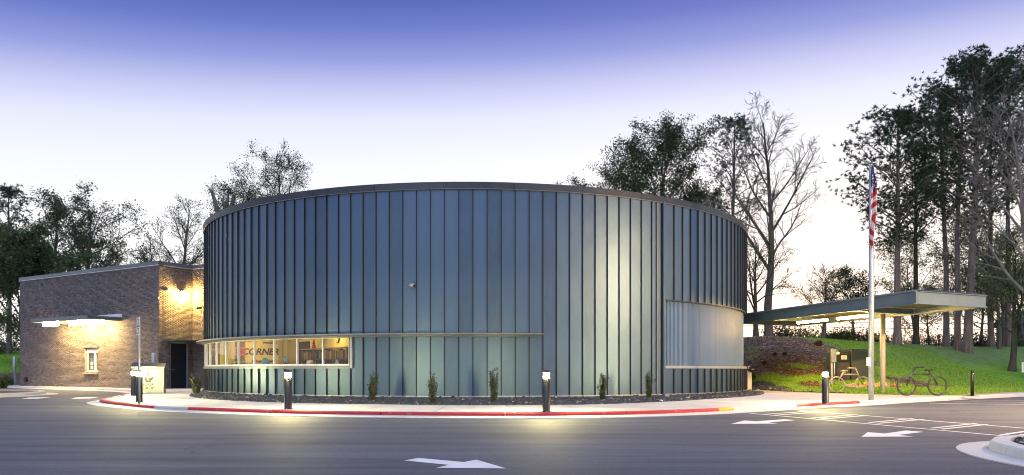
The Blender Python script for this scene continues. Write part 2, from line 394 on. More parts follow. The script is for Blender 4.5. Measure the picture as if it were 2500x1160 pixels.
# terrain: the grassed bank behind the pavement
TLX = np.array([-140, -60, -40, -34, -31, -24, -20, 9, 10.5, 12.3, 13.2, 14.2, 15.4, 16.4, 17.6, 18.6, 20.5, 23, 30, 60, 140.])
TLY = np.array([46, 46, 50, 51.5, 56, 62, 64, 64, 62, 42, 36.5, 34.6, 32.2, 31.5, 31.15, 31.5, 33.1, 35.3, 40, 50, 60.])
TN = np.random.RandomState(3); PHS = TN.rand(12, 3) * 6.28
def wob(x, y, sc):
    z = 0
    for i in range(6):
        a = PHS[i, 0]; z = z + np.sin((x * math.cos(a) + y * math.sin(a)) * sc * (0.6 + 0.25 * i) + PHS[i, 1]) / (1 + 0.5 * i)
    return z / 3.2
def terrain(x, y):
    x = np.asarray(x, float); y = np.asarray(y, float)
    t = y - np.interp(x, TLX, TLY)
    s = np.clip((t + 0.25) / 0.3, 0, 1); z = -0.15 + 0.285 * s
    z = z + 0.035 * np.clip(t, 0, 7)
    k = np.clip((t - 3.5) / 17, 0, 1); S = k * k * (3 - 2 * k)
    amp = np.interp(x, [-60, -33, -20, 10, 26, 34], [2.6, 2.5, 2.6, 3.0, 3.0, 2.75])
    z = z + amp * S + 0.012 * np.clip(t - 20, 0, 200)
    return z + wob(x, y, 0.55) * 0.07 * np.clip(t / 4, 0, 1)
gx = np.concatenate([np.linspace(-140, -46, 40), np.linspace(-45, 8, 110), np.linspace(8.3, 34, 170), np.linspace(34.6, 140, 70)])
gy = np.concatenate([np.linspace(28, 58, 170), np.linspace(58.5, 90, 60), np.linspace(91, 160, 40)])
GX, GY = np.meshgrid(gx, gy); GZ = terrain(GX, GY)
nx_, ny_ = len(gx), len(gy)
idx = np.arange(nx_ * ny_).reshape(ny_, nx_)
TF = np.stack([idx[:-1, :-1], idx[:-1, 1:], idx[1:, 1:], idx[1:, :-1]], -1).reshape(-1, 4)
# kinds of ground cover: mulch, slate chippings
def blob(x, y, cx, cy, rx, ry, ang=0.0):
    c, s = math.cos(ang), math.sin(ang); u = ((x - cx) * c + (y - cy) * s) / rx; v = (-(x - cx) * s + (y - cy) * c) / ry
    return np.clip(1.6 - (u * u + v * v) * 1.6 + wob(x, y, 2.2) * 0.5, 0, 1)
def cover(x, y):
    t = y - np.interp(x, TLX, TLY)
    mul = np.maximum.reduce([blob(x, y, 16.5, 44.6, 6.5, 2.6, 0.05), blob(x, y, 15.8, 49.5, 6.5, 4.2, 0.0) * 0.85, blob(x, y, 21.5, 38.6, 3.0, 1.2, 0.25), blob(x, y, 20.6, 39.5, 2.2, 0.8, 0.35),
                             blob(x, y, 15.2, 38.0, 0.5, 1.5, 0.25), blob(x, y, 17.9, 47.5, 3.5, 1.5), blob(x, y, 18.4, 33.8, 0.25, 2.2, 0.62) * .8, blob(x, y, 25.5, 55.5, 5, 1.2) * 0.7])
    mul = np.maximum(mul, (x > 10) * np.clip((t - 7.2 + wob(x, y, 1.6) * 1.3) / 1.2, 0, 1) * np.clip((19.3 - x + 0.16 * (y - 46) + wob(y, x, 1.3) * 1.2) / 1.6, 0, 1) * np.clip(1.15 - np.clip(wob(x, y, 3.1), 0, 1) * 1.6, 0.15, 1))
    mul = np.maximum(mul, ((x < -28) & (t < 9)) * np.clip(1.4 + wob(x, y, 1.5) * 0.8 - (t - 7) * 0.5, 0, 1))
    sl = np.maximum(blob(x, y, 13.0, 39.3, 1.25, 3.2, 0.0), np.clip((0.55 - t) * 3, 0, 1) * np.clip((15.2 - x) * 2, 0, 1) * (x > 9))
    return mul, np.clip(sl, 0, 1)
MU, SLt = cover(GX, GY)
DT = GY - np.interp(GX, TLX, TLY); DRY = np.clip((GX - 22 - (DT - 10) * 0.35 + wob(GX, GY, 1.2) * 1.2) * 0.4, 0, 1) * np.clip((DT - 9) * 0.3, 0, 1)
tm = bulk('bank', np.stack([GX, GY, GZ], -1).reshape(-1, 3), TF, None, True); tm.materials.clear()
att = tm.color_attributes.new('cover', 'FLOAT_COLOR', 'POINT')
att.data.foreach_set('color', np.stack([MU, SLt, DRY, np.ones_like(MU)], -1).astype(np.float32).ravel())
def grass_mat():
    M = Mat('grass_bank'); at = M.new('ShaderNodeVertexColor'); at.layer_name = 'cover'; sp = M.new('ShaderNodeSeparateColor'); M.l.new(at.outputs[0], sp.inputs[0])
    g = M.ramp(M.noise(0.55, 5, 0.65), [(0.28, (0.10, 0.24, 0.022)), (0.5, (0.18, 0.38, 0.04)), (0.72, (0.29, 0.44, 0.09))])
    g = M.mix(1.0, g, M.ramp(M.noise(7, 6, 0.75, (1, 1, 2)), [(0.25, (0.55, 0.58, 0.5)), (0.75, (1.4, 1.35, 1.3))]), 'MULTIPLY')
    mu = M.ramp(M.noise(11, 6, 0.75), [(0.25, (0.06, 0.04, 0.030)), (0.5, (0.13, 0.088, 0.068)), (0.75, (0.30, 0.235, 0.19))])
    sl = M.ramp(M.noise(22, 4, 0.7), [(0.3, (0.018, 0.022, 0.032)), (0.7, (0.07, 0.078, 0.095))])
    g = M.mix(M.ramp(M.noise(1.1, 6, 0.75), [(0.58, (0, 0, 0)), (0.70, (0.65, 0.65, 0.65))]), g, (0.17, 0.15, 0.07))
    g = M.mix(sp.outputs[2], g, M.ramp(M.noise(2.2, 6, 0.7), [(0.3, (0.13, 0.24, 0.05)), (0.7, (0.25, 0.35, 0.13))])); c = M.mix(sp.outputs[0], g, mu); c = M.mix(sp.outputs[1], c, sl); M.col(c); M.set(Roughness=0.95)
    M.b.inputs['Specular IOR Level'].default_value = 0.1
    M.bump(M.noise(16, 5, 0.7), 0.9, 0.06); return M.m
tm.materials.append(grass_mat())
hill = link('hill', tm); tag(hill, 'grass and mulch bank rising behind the pavement', None, None, 'structure')
def tz(x, y): return float(terrain(x, y))

# pavement slabs, kerb stones and gutter
slab_t = thing('pavement', (0, 0, 0), 'pale concrete pavement curving round the metal building', None, None, 'structure')
phs = list(np.arange(PH[8], PH[-8], R_(5.2)))
sub = MB(); Q = [pol(p, 13.2) for p in PH[::24]]; Q2 = [tuple(p) for p in K2[::24]]
for i in range(len(Q) - 1): sub.add([(*Q[i], 0.06), (*Q[i + 1], 0.06), (*Q2[i + 1], 0.06), (*Q2[i], 0.06)], [(0, 1, 2, 3)])
sub.build('slab_bed', MT['mortar'], slab_t)
def k_interp(K, p): return (float(np.interp(p, PH, K[:, 0])), float(np.interp(p, PH, K[:, 1])))
for a, b in zip(phs[:-1], phs[1:]):
    g = 0.0005; m = 7; ps = np.linspace(a + g, b - g, m)
    outer = [k_interp(K3, p) for p in ps]
    inner = [pol(p, 13.3) for p in ps]
    mb = MB(); V = []; z1 = SW
    for p in outer: V.append((*p, z1))
    for p in inner: V.append((*p, z1))
    for p in outer: V.append((*p, 0.05))
    fs = [(i, i + 1, m + i + 1, m + i) for i in range(m - 1)] + [(i + 1, i, 2 * m + i, 2 * m + i + 1) for i in range(m - 1)]
    mb.add(V, fs); mb.build('slab', MT['concrete'] if b < R_(62) else MT['tan_concrete'], slab_t)
kerb_t = thing('kerb', (0, 0, 0), 'painted concrete kerb with its gutter round the curved pavement', None, None, 'structure')
def arc_piece(i0, i1, mat, name, gut=False):
    mb = MB(); ii = list(range(i0, i1 + 1, 8));
    if ii[-1] != i1: ii.append(i1)
    if gut: prof = [(K0, -0.05), (K0, 0.012), (K0 + (K1 - K0) * 0.85, 0.016), (K0 + (K1 - K0) * 0.985, 0.044), (K0 + (K1 - K0) * 0.985, -0.05)]
    else: prof = [(K1 + (K2 - K1) * 0.0, -0.04), (K1 + (K2 - K1) * 0.06, SW - 0.03), (K1 + (K2 - K1) * 0.22, SW + 0.004), (K2, SW + 0.006), (K2, -0.04)]
    k = len(prof); V = []
    for i in ii:
        for P, z in prof: V.append((P[i][0], P[i][1], z))
    fs = [(a * k + b, a * k + b + 1, (a + 1) * k + b + 1, (a + 1) * k + b) for a in range(len(ii) - 1) for b in range(k - 1)]
    fs += [list(range(k)), [(len(ii) - 1) * k + b for b in range(k)][::-1]]
    mb.add(V, fs); return mb.build(name, mat, kerb_t)
def ph_of(px, py, z=SW): return topol(*gp(px, py, z))[0]
seglen = np.concatenate([[0], np.cumsum(np.linalg.norm(np.diff(K1, axis=0), axis=1))])
def idx_at(s): return int(np.argmin(abs(seglen - s)))
pA, pB, pC, pD, pE, pF = (ph_of(318, 960), ph_of(302, 994), ph_of(385, 999), ph_of(1812, 1001), ph_of(1850, 999), ph_of(2010, 990))
pG = ph_of(2172, 982)
i = 0; s = 0.0; paints = []
cuts = sorted(set([0, 2799] + [int(np.argmin(abs(PH - p))) for p in (pA, pB, pC, pD, pE, pF, pG)]))
for a, b in zip(cuts[:-1], cuts[1:]):
    L = seglen[b] - seglen[a]; nseg = max(1, round(L / 3.0)); mid = (PH[a] + PH[b]) / 2
    mat = MT['kerb']
    if pA < mid < pB or pC < mid < pD or pF < mid < pG: mat = MT['red_paint']
    elif pD < mid < pE: mat = MT['yellow_paint']
    e = [idx_at(seglen[a] + L * j / nseg) for j in range(nseg + 1)]; e[0] = a; e[-1] = b
    for u, v in zip(e[:-1], e[1:]):
        if v - u < 3: continue
        arc_piece(u, v - 1, mat, 'kerb_stone'); arc_piece(u, v, MT['kerb'], 'gutter', True)

# slate chippings in front of the wall
gr_px = [(465, 967), (480, 971), (692, 983), (900, 987), (1150, 989.5), (1380, 988.5), (1600, 982), (1742, 973.5), (1863, 961)]
gpl = sorted(topol(*gp(px, py, SW)) for px, py in gr_px); gpl = [(R_(-62), 14.0)] + gpl + [(R_(70), 14.0)]
GXp = np.array([a for a, b in gpl]); GRp = np.array([b for a, b in gpl])
bed_ph = np.linspace(GXp[0], GXp[-1], 120); bed_r = pchip(bed_ph, GXp, GRp)
bm_ = MB(); V = []
for p, r in zip(bed_ph, bed_r): V += [pol(p, max(r, 13.9), SW + 0.006), pol(p, 13.8 + 0 * r, SW + 0.05)]
bm_.add(V, [(2 * i, 2 * i + 2, 2 * i + 3, 2 * i + 1) for i in range(len(bed_ph) - 1)])
def slate():
    M = Mat('slate_bed'); M.col(M.ramp(M.noise(30, 4, 0.7), [(0.3, (0.02, 0.023, 0.028)), (0.7, (0.09, 0.095, 0.105))])); M.set(Roughness=0.8); M.bump(M.noise(35, 4), 1.0, 0.04); return M.m
MT['slate'] = slate()
tag(bm_.build('gravel_bed', MT['slate']), 'bed of dark slate chippings round the base of the wall', None, None, 'structure')
ICO = None
def ico():
    bm = bmesh.new(); bmesh.ops.create_icosphere(bm, subdivisions=1, radius=1.0)
    V = np.array([v.co[:] for v in bm.verts]); Fc = np.array([[v.index for v in f.verts] for f in bm.faces]); bm.free(); return V, Fc
IV, IF = ico()
rs = np.random.RandomState(11)
def stones(name, pts, size, mat, label, flat=0.55, parent=None):
    n = len(pts); sc = rs.lognormal(0, 0.35, (n, 1, 1)) * size
    J = IV[None] * (1 + rs.uniform(-0.3, 0.3, (n, len(IV), 1)))
    J = J * np.stack([np.ones(n), rs.uniform(0.55, 1, n), rs.uniform(0.35, flat + 0.25, n)], -1)[:, None] * sc
    a = rs.rand(n) * 6.28; c, s_ = np.cos(a)[:, None], np.sin(a)[:, None]
    X = J[..., 0] * c - J[..., 1] * s_; Y = J[..., 0] * s_ + J[..., 1] * c
    V = np.stack([X, Y, J[..., 2]], -1) + pts[:, None, :]
    Fc = (IF[None] + (np.arange(n) * len(IV))[:, None, None]).reshape(-1, 3)
    o = link(name, bulk(name, V.reshape(-1, 3), Fc, mat), parent)
    return tag(o, label, None, None, 'stuff')
def stone_mat(name, stops, rough=0.75):
    M = Mat(name); r = M.new('ShaderNodeNewGeometry').outputs['Random Per Island']
    M.col(M.mix(1.0, M.ramp(r, stops), M.ramp(M.noise(30, 3), [(0.3, (0.75, 0.75, 0.75)), (0.7, (1.2, 1.2, 1.2))]), 'MULTIPLY')); M.set(Roughness=rough); return M.m
MT['slate_stone'] = stone_mat('slate_chips', [(0, (0.012, 0.015, 0.02)), (0.6, (0.035, 0.04, 0.048)), (0.9, (0.065, 0.07, 0.075)), (0.968, (0.10, 0.10, 0.10)), (0.976, (0.42, 0.40, 0.36))], 0.6)
pp = rs.uniform(GXp[0] + 0.05, GXp[-1] - 0.05, 15000); rr = pchip(pp, GXp, GRp); q = rs.rand(len(pp)) ** 0.6
ra = 14.05 + (rr - 14.05) * q; ok = rr > 14.1
P = np.array([pol(a, b, SW + 0.05 - 0.045 * min(1, max(0, (b - 14) / 3.5))) for a, b in zip(pp[ok], ra[ok])])
stones('gravel', P, 0.04, MT['slate_stone'], 'loose dark slate chippings along the foot of the metal wall')
n = 5200; X = rs.uniform(11.5, 15.4, n); Y = rs.uniform(33.5, 43.5, n); _, sl = cover(X, Y); k = sl > rs.rand(n) * 0.8 + 0.2
stones('gravel', np.stack([X[k], Y[k], terrain(X[k], Y[k])], -1), 0.05, MT['slate_stone'], 'dark chippings on the slope right of the metal building')
# grass blades
def blades(name, n, x0, x1, y0, y1, h, mat, label, dens=None):
    X = rs.uniform(x0, x1, n); Y = rs.uniform(y0, y1, n)
    t = Y - np.interp(X, TLX, TLY); mu, sl = cover(X, Y); k = (t > 0.06) & (np.maximum(mu, sl) < rs.rand(n) * 0.9) & (wob(X, Y, 2.6) + wob(Y + 9, X, 1.1) > -0.55 + rs.rand(n) * 0.5 - 0.5)
    X, Y = X[k], Y[k]; m = len(X); Z = terrain(X, Y) - 0.01; a = rs.rand(m) * 6.28; w = rs.uniform(0.012, 0.03, m); H = h * rs.uniform(0.5, 1.5, m)
    lx, ly = rs.normal(0, 0.4, m) * H, rs.normal(0, 0.4, m) * H; c, s_ = np.cos(a) * w, np.sin(a) * w
    V = np.stack([np.stack([X - c, Y - s_, Z], -1), np.stack([X + c, Y + s_, Z], -1), np.stack([X + lx, Y + ly, Z + H], -1)], 1).reshape(-1, 3)
    o = link(name, bulk(name, V, np.arange(3 * m).reshape(-1, 3), mat)); return tag(o, label, None, None, 'stuff')
MT['mulch_chip'] = stone_mat('mulch_chips', [(0, (0.04, 0.025, 0.018)), (0.6, (0.13, 0.085, 0.065)), (1, (0.30, 0.23, 0.18))], 0.95)
n = 16000; X = rs.uniform(11, 23, n); Y = rs.uniform(36, 56, n); mu_, _ = cover(X, Y); k = mu_ > 0.35 + rs.rand(n) * 0.5
stones('mulch', np.stack([X[k], Y[k], terrain(X[k], Y[k])], -1), 0.055, MT['mulch_chip'], 'brown bark mulch spread over the slope right of the metal building', 0.2)
MT['grass_blade'] = leaf_mat('grass_blades', [(0, (0.11, 0.24, 0.02)), (0.5, (0.23, 0.46, 0.05)), (0.9, (0.38, 0.56, 0.12)), (1, (0.40, 0.38, 0.17))], 0.3)
blades('grass', 110000, 12.5, 30, 30.8, 56, 0.09, MT['grass_blade'], 'bright green grass covering the bank on the right')
blades('grass', 16000, -60, -33, 52, 74, 0.14, MT['grass_blade'], 'green grass on the slope left of the brick building')

# ------------------------------------------------------------------ road markings
def marking(poly, label=None, name='arrow_marking', cat='road marking', group=None, z=0.004, parent=None):
    P = [gp(*p) if p[1] > 200 else p for p in poly]
    n = len(P); a = sum(P[i][0] * P[(i + 1) % n][1] - P[(i + 1) % n][0] * P[i][1] for i in range(n))
    if a < 0: P = P[::-1]
    mb = MB(); mb.add([(x, y, z) for x, y in P], [list(range(n))])
    o = mb.build(name, MT['mark_paint'], parent)
    bm = bmesh.new(); bm.from_mesh(o.data); bmesh.ops.triangulate(bm, faces=bm.faces[:]); bm.to_mesh(o.data); bm.free()
    if label: tag(o, label, cat, group)
    return o
def za(x, y): return (960 + x * 0.12, 1090 + y * 0.12)
marking([za(225, 292), za(510, 240), za(1435, 323), za(1690, 275), za(2300, 453), za(865, 443), za(1130, 382)], 'largest white arrow painted on the asphalt in front, pointing right', group='arrows painted on the asphalt')
def zb(x, y): return (1740 + x * 0.12, 980 + y * 0.12)
marking([zb(365, 463), zb(640, 392), zb(890, 408), zb(1450, 368), zb(1680, 387), zb(1130, 432), zb(1320, 455)], 'white arrow painted beside the crosswalk near the red kerb, pointing left', group='arrows painted on the asphalt')
def zc(x, y): return (1900 + x / 4.143, 880 + y / 4.143)
marking([zc(840, 775), zc(905, 728), zc(1075, 742), zc(1290, 711), zc(1470, 725), zc(1215, 756), zc(1370, 772)], 'white arrow painted just left of the kerbed slate island, pointing left', group='arrows painted on the asphalt')
marking([(52, 974.3), (70, 971), (104, 970.2), (124, 970.3), (92, 973.6)], 'white stroke painted beside the mulch island, left one of two', group='white strokes by the drive-up lane')
marking([(173, 974), (185, 971), (215, 969.6), (242, 969.6), (220, 973)], 'white stroke painted near the tip of the red kerb, right one of two', group='white strokes by the drive-up lane')
def strip(a, b, w, parent, name):
    A, B = Vector(gp(*a)), Vector(gp(*b)); d = (B - A).normalized(); nn = Vector((-d.y, d.x)) * w / 2
    z = 0.004 if name == 'edge_line' else 0.008
    mb = MB(); mb.add([(*(A - nn), z), (*(B - nn), z), (*(B + nn), z), (*(A + nn), z)], [(0, 1, 2, 3)]); return mb.build(name, MT['mark_paint'], parent)
cw = thing('crosswalk', (0, 0, 0), 'white striped crosswalk running from the red kerb towards the slate island', 'crosswalk')
strip((1832, 1009.5), (2520, 1071), 0.10, cw, 'edge_line'); strip((1951, 1002.5), (2520, 1047.4), 0.10, cw, 'edge_line')
for a, b in [((1861, 1012.6), (1973, 1005)), ((1887, 1014.8), (2004, 1006.6)), ((1977, 1022.2), (2090, 1013.2)), ((2001, 1024.2), (2117, 1015.2)), ((2122, 1032.6), (2228, 1022.8)), ((2144, 1034.6), (2255, 1024.8)),
             ((2274, 1046.4), (2383, 1034.8)), ((2298, 1048.8), (2409, 1037.2)), ((2445, 1063), (2532, 1050)), ((2476, 1066), (2560, 1053))]:
    strip(a, b, 0.10, cw, 'bar')
pl = thing('parking_lines', (0, 0, 0), 'thin white parking lines on the asphalt beyond the black post', 'parking lines')
pl.name = 'parking_bay_marking'
for a, b in [((2268, 985.2), (2560, 989)), ((2330, 981.6), (2560, 983.4)), ((2370, 977.6), (2560, 978.2))]: strip(a, b, 0.12, pl, 'line')

# ------------------------------------------------------------------ planted islands
def smooth_poly(ctrl, n=14):
    P = [Vector(p) for p in ctrl]; out = []; m = len(P)
    for i in range(m):
        p0, p1, p2, p3 = P[i - 1], P[i], P[(i + 1) % m], P[(i + 2) % m]
        for k in range(n):
            t = k / n; out.append(tuple(0.5 * ((2 * p1) + (p2 - p0) * t + (2 * p0 - 5 * p1 + 4 * p2 - p3) * t * t + (3 * p1 - p0 - 3 * p2 + p3) * t ** 3)))
    return out
def offset(P, d):
    n = len(P); out = []
    a = sum(P[i][0] * P[(i + 1) % n][1] - P[(i + 1) % n][0] * P[i][1] for i in range(n)); sg = 1 if a > 0 else -1
    for i in range(n):
        t = Vector(P[(i + 1) % n]) - Vector(P[i - 1]); t.normalize(); out.append((P[i][0] - t.y * d * sg, P[i][1] + t.x * d * sg))
    return out
def island(name, ctrl, label, bedmat, h=0.15, gut=0.4, kw=0.28, step=6):
    P = smooth_poly(ctrl); A, B, C_ = offset(P, gut), offset(P, gut + 0.03), offset(P, gut + kw)
    t = thing(name, (sum(p[0] for p in P) / len(P), sum(p[1] for p in P) / len(P), 0), label, 'traffic island')
    n = len(P)
    mb = MB(); mb.add([(*p, 0.014) for p in P] + [(*p, 0.02) for p in A], [(i, (i + 1) % n, n + (i + 1) % n, n + i) for i in range(n)])
    mb.add([(*p, 0.014) for p in P] + [(*p, -0.03) for p in P], [(i, n + i, n + (i + 1) % n, (i + 1) % n) for i in range(n)])
    mb.build('gutter', MT['kerb'], t, True)
    i = 0
    while i < n:
        j = min(n, i + step); ii = [k % n for k in range(i, j + 1)]; mb = MB(); V = []
        prof = [(A, -0.02), (B, h - 0.03), (offset(P, gut + 0.06), h), (C_, h), (C_, 0.0)]; k = len(prof)
        for x in ii:
            for Pn, z in prof: V.append((*Pn[x], z))
        e = 0.012                                           # a narrow open joint between neighbouring kerb stones
        for q in range(k):
            a_, b_ = Vector(V[q]), Vector(V[q + k]); V[q] = tuple(a_ + (b_ - a_).normalized() * e)
        mb.add(V, [(a * k + b, (a + 1) * k + b, (a + 1) * k + b + 1, a * k + b + 1) for a in range(len(ii) - 1) for b in range(k - 1)] + [list(range(k - 1, -1, -1)), [(len(ii) - 1) * k + b for b in range(k)]])
        mb.build('kerb_stone', MT['kerb'], t, True); i = j
    mb = MB(); cx = sum(p[0] for p in C_) / n; cy_ = sum(p[1] for p in C_) / n
    mb.add([(*p, h - 0.05) for p in C_] + [(cx, cy_, h)], [(i, (i + 1) % n, n) for i in range(n)], 0, True)
    mb.build('planting_bed', bedmat, t, True)
    return t, C_
isl, IC = island('traffic_island', [(6.30, 6.6), (6.16, 8.6), (6.2, 10.1), (6.75, 11.5), (7.9, 12.35), (11, 12.9), (15, 13.0), (16.5, 10.5), (15, 7.0), (11, 5.8), (7.6, 5.6)], 'kerbed concrete island filled with slate chips at the bottom right', MT['slate'])
def inside(p, P):
    r = False; j = len(P) - 1
    for i in range(len(P)):
        if (P[i][1] > p[1]) != (P[j][1] > p[1]) and p[0] < (P[j][0] - P[i][0]) * (p[1] - P[i][1]) / (P[j][1] - P[i][1]) + P[i][0]: r = not r
        j = i
    return r
pts = [(x, y) for x, y in zip(rs.uniform(6.5, 12, 6000), rs.uniform(8, 13, 6000)) if inside((x, y), IC)]
stones('gravel', np.array([(x, y, 0.125) for x, y in pts]), 0.032, MT['slate_stone'], 'slate chips filling the kerbed island at the bottom right', 0.4)
def mulch_mat():
    M = Mat('mulch'); M.col(M.ramp(M.noise(14, 6, 0.75), [(0.25, (0.035, 0.02, 0.015)), (0.5, (0.09, 0.05, 0.036)), (0.75, (0.17, 0.11, 0.08))])); M.set(Roughness=0.95); M.bump(M.noise(20, 5), 1, 0.05); return M.m
MT['mulch'] = mulch_mat()
isl2, IC2 = island('traffic_island', [(-30, 30.6), (-24, 30.0), (-21.9, 31.2), (-21.3, 34.2), (-22.3, 37.2), (-25.5, 39.4), (-29, 39.8), (-33, 37), (-33.5, 33)], 'kerbed island of brown mulch at the left edge by the drive-up lane', MT['mulch'], 0.15, 0.5)

exec_later = []
# ------------------------------------------------------------------ the round metal building
drum = thing('library_building', (DC[0], DC[1], 0), 'large round library building clad in grey standing seam metal panels', 'building')
Z0, ZW0, ZW1, ZL, ZT, ZS = 0.20, 1.33, 2.40, 2.46, 7.84, 3.98
DPH = 0.52 / DR
ph_corner = phi_px(1614); ph_ledge = phi_px(1326, DR + 0.3); ph_win = phi_px(850)
pan_cache = {}
def wall_panel(ph, z0, z1, r=DR, w=None, name='wall_panel'):
    w = w or 2 * r * math.tan(DPH / 2)
    key = (round(z0, 3), round(z1, 3), round(w, 4))
    if key not in pan_cache:
        h = z1 - z0; s = 0.016; q = 0.055; mb = MB()
        x0, x1 = -w / 2, w / 2
        # flat sheet with turned-up edge and folded standing seam on its right side, hem at the foot
        mb.add([(x0, 0, 0), (x1, 0, 0), (x1, 0, h), (x0, 0, h)], [(0, 1, 2, 3)])
        mb.box((x1, -q / 2, h / 2), (s, q, h), mi=1); mb.box((x1 + 0.013, -0.007, h / 2), (0.011, 0.012, h - 0.006), mi=1); mb.box((x1 - 0.013, -0.007, h / 2), (0.011, 0.012, h - 0.006), mi=1); mb.box((x1, -q + 0.004, h / 2), (s * 0.9, 0.006, h - 0.004))  # fold and strips either side carry the seam's painted shade; front edge stays panel colour
        mb.add([(x0, 0, 0), (x1, 0, 0), (x1, 0.10, 0), (x0, 0.10, 0)], [(0, 3, 2, 1)])
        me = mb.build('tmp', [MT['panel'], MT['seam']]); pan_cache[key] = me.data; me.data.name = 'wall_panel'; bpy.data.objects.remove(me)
    rr = r * math.cos(DPH / 2)
    o = link(name, pan_cache[key], drum, (rr * math.sin(ph), -rr * math.cos(ph), z0), ph)
    return o
k = 0; PMIN = R_(-98); seams = []
ph = ph_corner
while ph > PMIN:
    seams.append(ph); mid = ph - DPH / 2
    if mid > ph_ledge - DPH * 0.6: wall_panel(mid, Z0, ZT)
    else:
        wall_panel(mid, ZL + 0.06, ZT)
        if mid > ph_win: wall_panel(mid, Z0, ZL - 0.06)
        else: wall_panel(mid, Z0, ZW0 - 0.11)
    ph -= DPH
ph_left = ph
ws = [s for s in seams if s <= ph_win + DPH * 0.5]; ph_wend = ws[0]
ph = ph_corner + 0.012
while ph < R_(98):
    mid = ph + DPH / 2; wall_panel(mid, ZS, ZT, DR + 0.02); wall_panel(mid, Z0, ZW0 - 0.11, DR + 0.01); ph += DPH
ph_right = ph
def ring(name, a, b, r0, r1, z0, z1, mat, parent=drum, step=R_(1.06), off=True):
    n = max(2, int(abs(b - a) / step) + 1); A = np.linspace(a, b, n); V = []
    for p in A: V += [(r0 * math.sin(p), -r0 * math.cos(p), z0), (r1 * math.sin(p), -r1 * math.cos(p), z0), (r1 * math.sin(p), -r1 * math.cos(p), z1), (r0 * math.sin(p), -r0 * math.cos(p), z1)]
    Fs = [(i * 4 + a_, i * 4 + b_, (i + 1) * 4 + b_, (i + 1) * 4 + a_) for i in range(n - 1) for a_, b_ in ((0, 1), (1, 2), (2, 3), (3, 0))]
    Fs += [(3, 2, 1, 0), ((n - 1) * 4, (n - 1) * 4 + 1, (n - 1) * 4 + 2, (n - 1) * 4 + 3)]
    mb = MB(); mb.add(V, Fs); return mb.build(name, mat, parent)
ring('rear_wall', ph_right, ph_left + 2 * PI, DR - 0.15, DR, 0.1, ZT, MT['panel_trim'], step=R_(4))
a = ph_left
while a < ph_right:                                     # coping in lengths of about 2.6 m
    b = min(a + R_(10.6), ph_right); ring('coping', a + 0.0004, b - 0.0004, DR - 0.3, DR + 0.085, ZT - 0.03, ZT + 0.20, MT['coping']); a = b
ring('coping_drip', ph_left, ph_right, DR + 0.02, DR + 0.07, ZT - 0.06, ZT - 0.032, MT['ledge'])
ring('coping', ph_right, ph_left + 2 * PI, DR - 0.3, DR + 0.06, ZT - 0.03, ZT + 0.235, MT['coping'], step=R_(4))
mb = MB(); mb.lathe([(DR - 0.2, ZT - 0.35), (DR - 0.2, ZT - 0.25)], n=72); mb.build('roof', MT['soffit'], drum)
ring('foundation', ph_left, ph_right, DR - 0.3, DR - 0.04, 0.02, Z0 + 0.02, MT['concrete'])
a = ph_left
while a < ph_right - 0.01:
    b = min(a + R_(12), ph_right); ring('base_flashing', a, b - 0.0005, DR - 0.05, DR + 0.05, Z0 - 0.03, Z0 + 0.015, MT['silver']); a = b
# ledge over the ribbon window, in lengths
a = ph_left
while a < ph_ledge - 0.01:
    b = min(a + R_(12.7), ph_ledge); ring('ledge', a, b - 0.0003, DR - 0.02, DR + 0.38, ZL, ZL + 0.05, MT['ledge']); a = b
ring('ledge_soffit', ph_left, ph_ledge - 0.004, DR - 0.02, DR + 0.16, ZL - 0.07, ZL - 0.003, MT['panel_trim'])
# trims at the corner where the skirt begins
def vtrim(ph, r, w, dpt, z0, z1, mat, name='corner_trim'):
    mb = MB(); mb.box((r * math.sin(ph), -r * math.cos(ph), (z0 + z1) / 2), (w, dpt, z1 - z0), ph); return mb.build(name, mat, drum)
vtrim(ph_corner + 0.006, DR + 0.03, 0.10, 0.14, Z0 - 0.02, ZT, MT['panel'])
vtrim(ph_corner - 0.017, DR + 0.01, 0.07, 0.09, Z0 - 0.02, ZT, MT['panel_trim'])
ring('skirt_hem', ph_corner + 0.014, ph_right, DR - 0.10, DR + 0.05, ZS - 0.05, ZS - 0.002, MT['coping'])
# translucent ribbed sheets
PR = DR - 0.10
def poly_mat():
    M = Mat('polycarbonate'); M.col(M.ramp(M.noise(0.5, 3), [(0.3, (0.125, 0.20, 0.32)), (0.7, (0.16, 0.245, 0.38))])); M.set(Roughness=0.5, Metallic=0.0)
    M.b.inputs['Coat Weight'].default_value = 0.0; M.b.inputs['Subsurface Weight'].default_value = 0.0
    M.b.inputs['Specular IOR Level'].default_value = 0.3
    M.bump(M.noise(1.4, 2), 0.05, 0.2); return M.m
MT['poly'] = poly_mat()
a = ph_corner + 0.013; PW = 1.2 / PR
while a < ph_right - 0.01:
    b = min(a + PW, ph_right); mb = MB(); nr = 15; V = []; Fs = []
    prof = []
    for i in range(nr):
        for f_, dr in ((0.0, 0.0), (0.55, 0.0), (0.63, -0.03), (0.92, -0.03)): prof.append((a + (b - a) * (i + f_) / nr, PR + dr))
    prof.append((b - 0.0006, PR))
    for p, r in prof: V += [(r * math.sin(p), -r * math.cos(p), ZW0), (r * math.sin(p), -r * math.cos(p), ZS - 0.05)]
    mb.add(V, [(2 * i, 2 * i + 2, 2 * i + 3, 2 * i + 1) for i in range(len(prof) - 1)]); mb.build('translucent_sheet', MT['poly'], drum); a = b
ring('window_sill', ph_corner + 0.013, ph_right, PR - 0.04, DR + 0.05, ZW0 - 0.105, ZW0 + 0.004, MT['silver'])
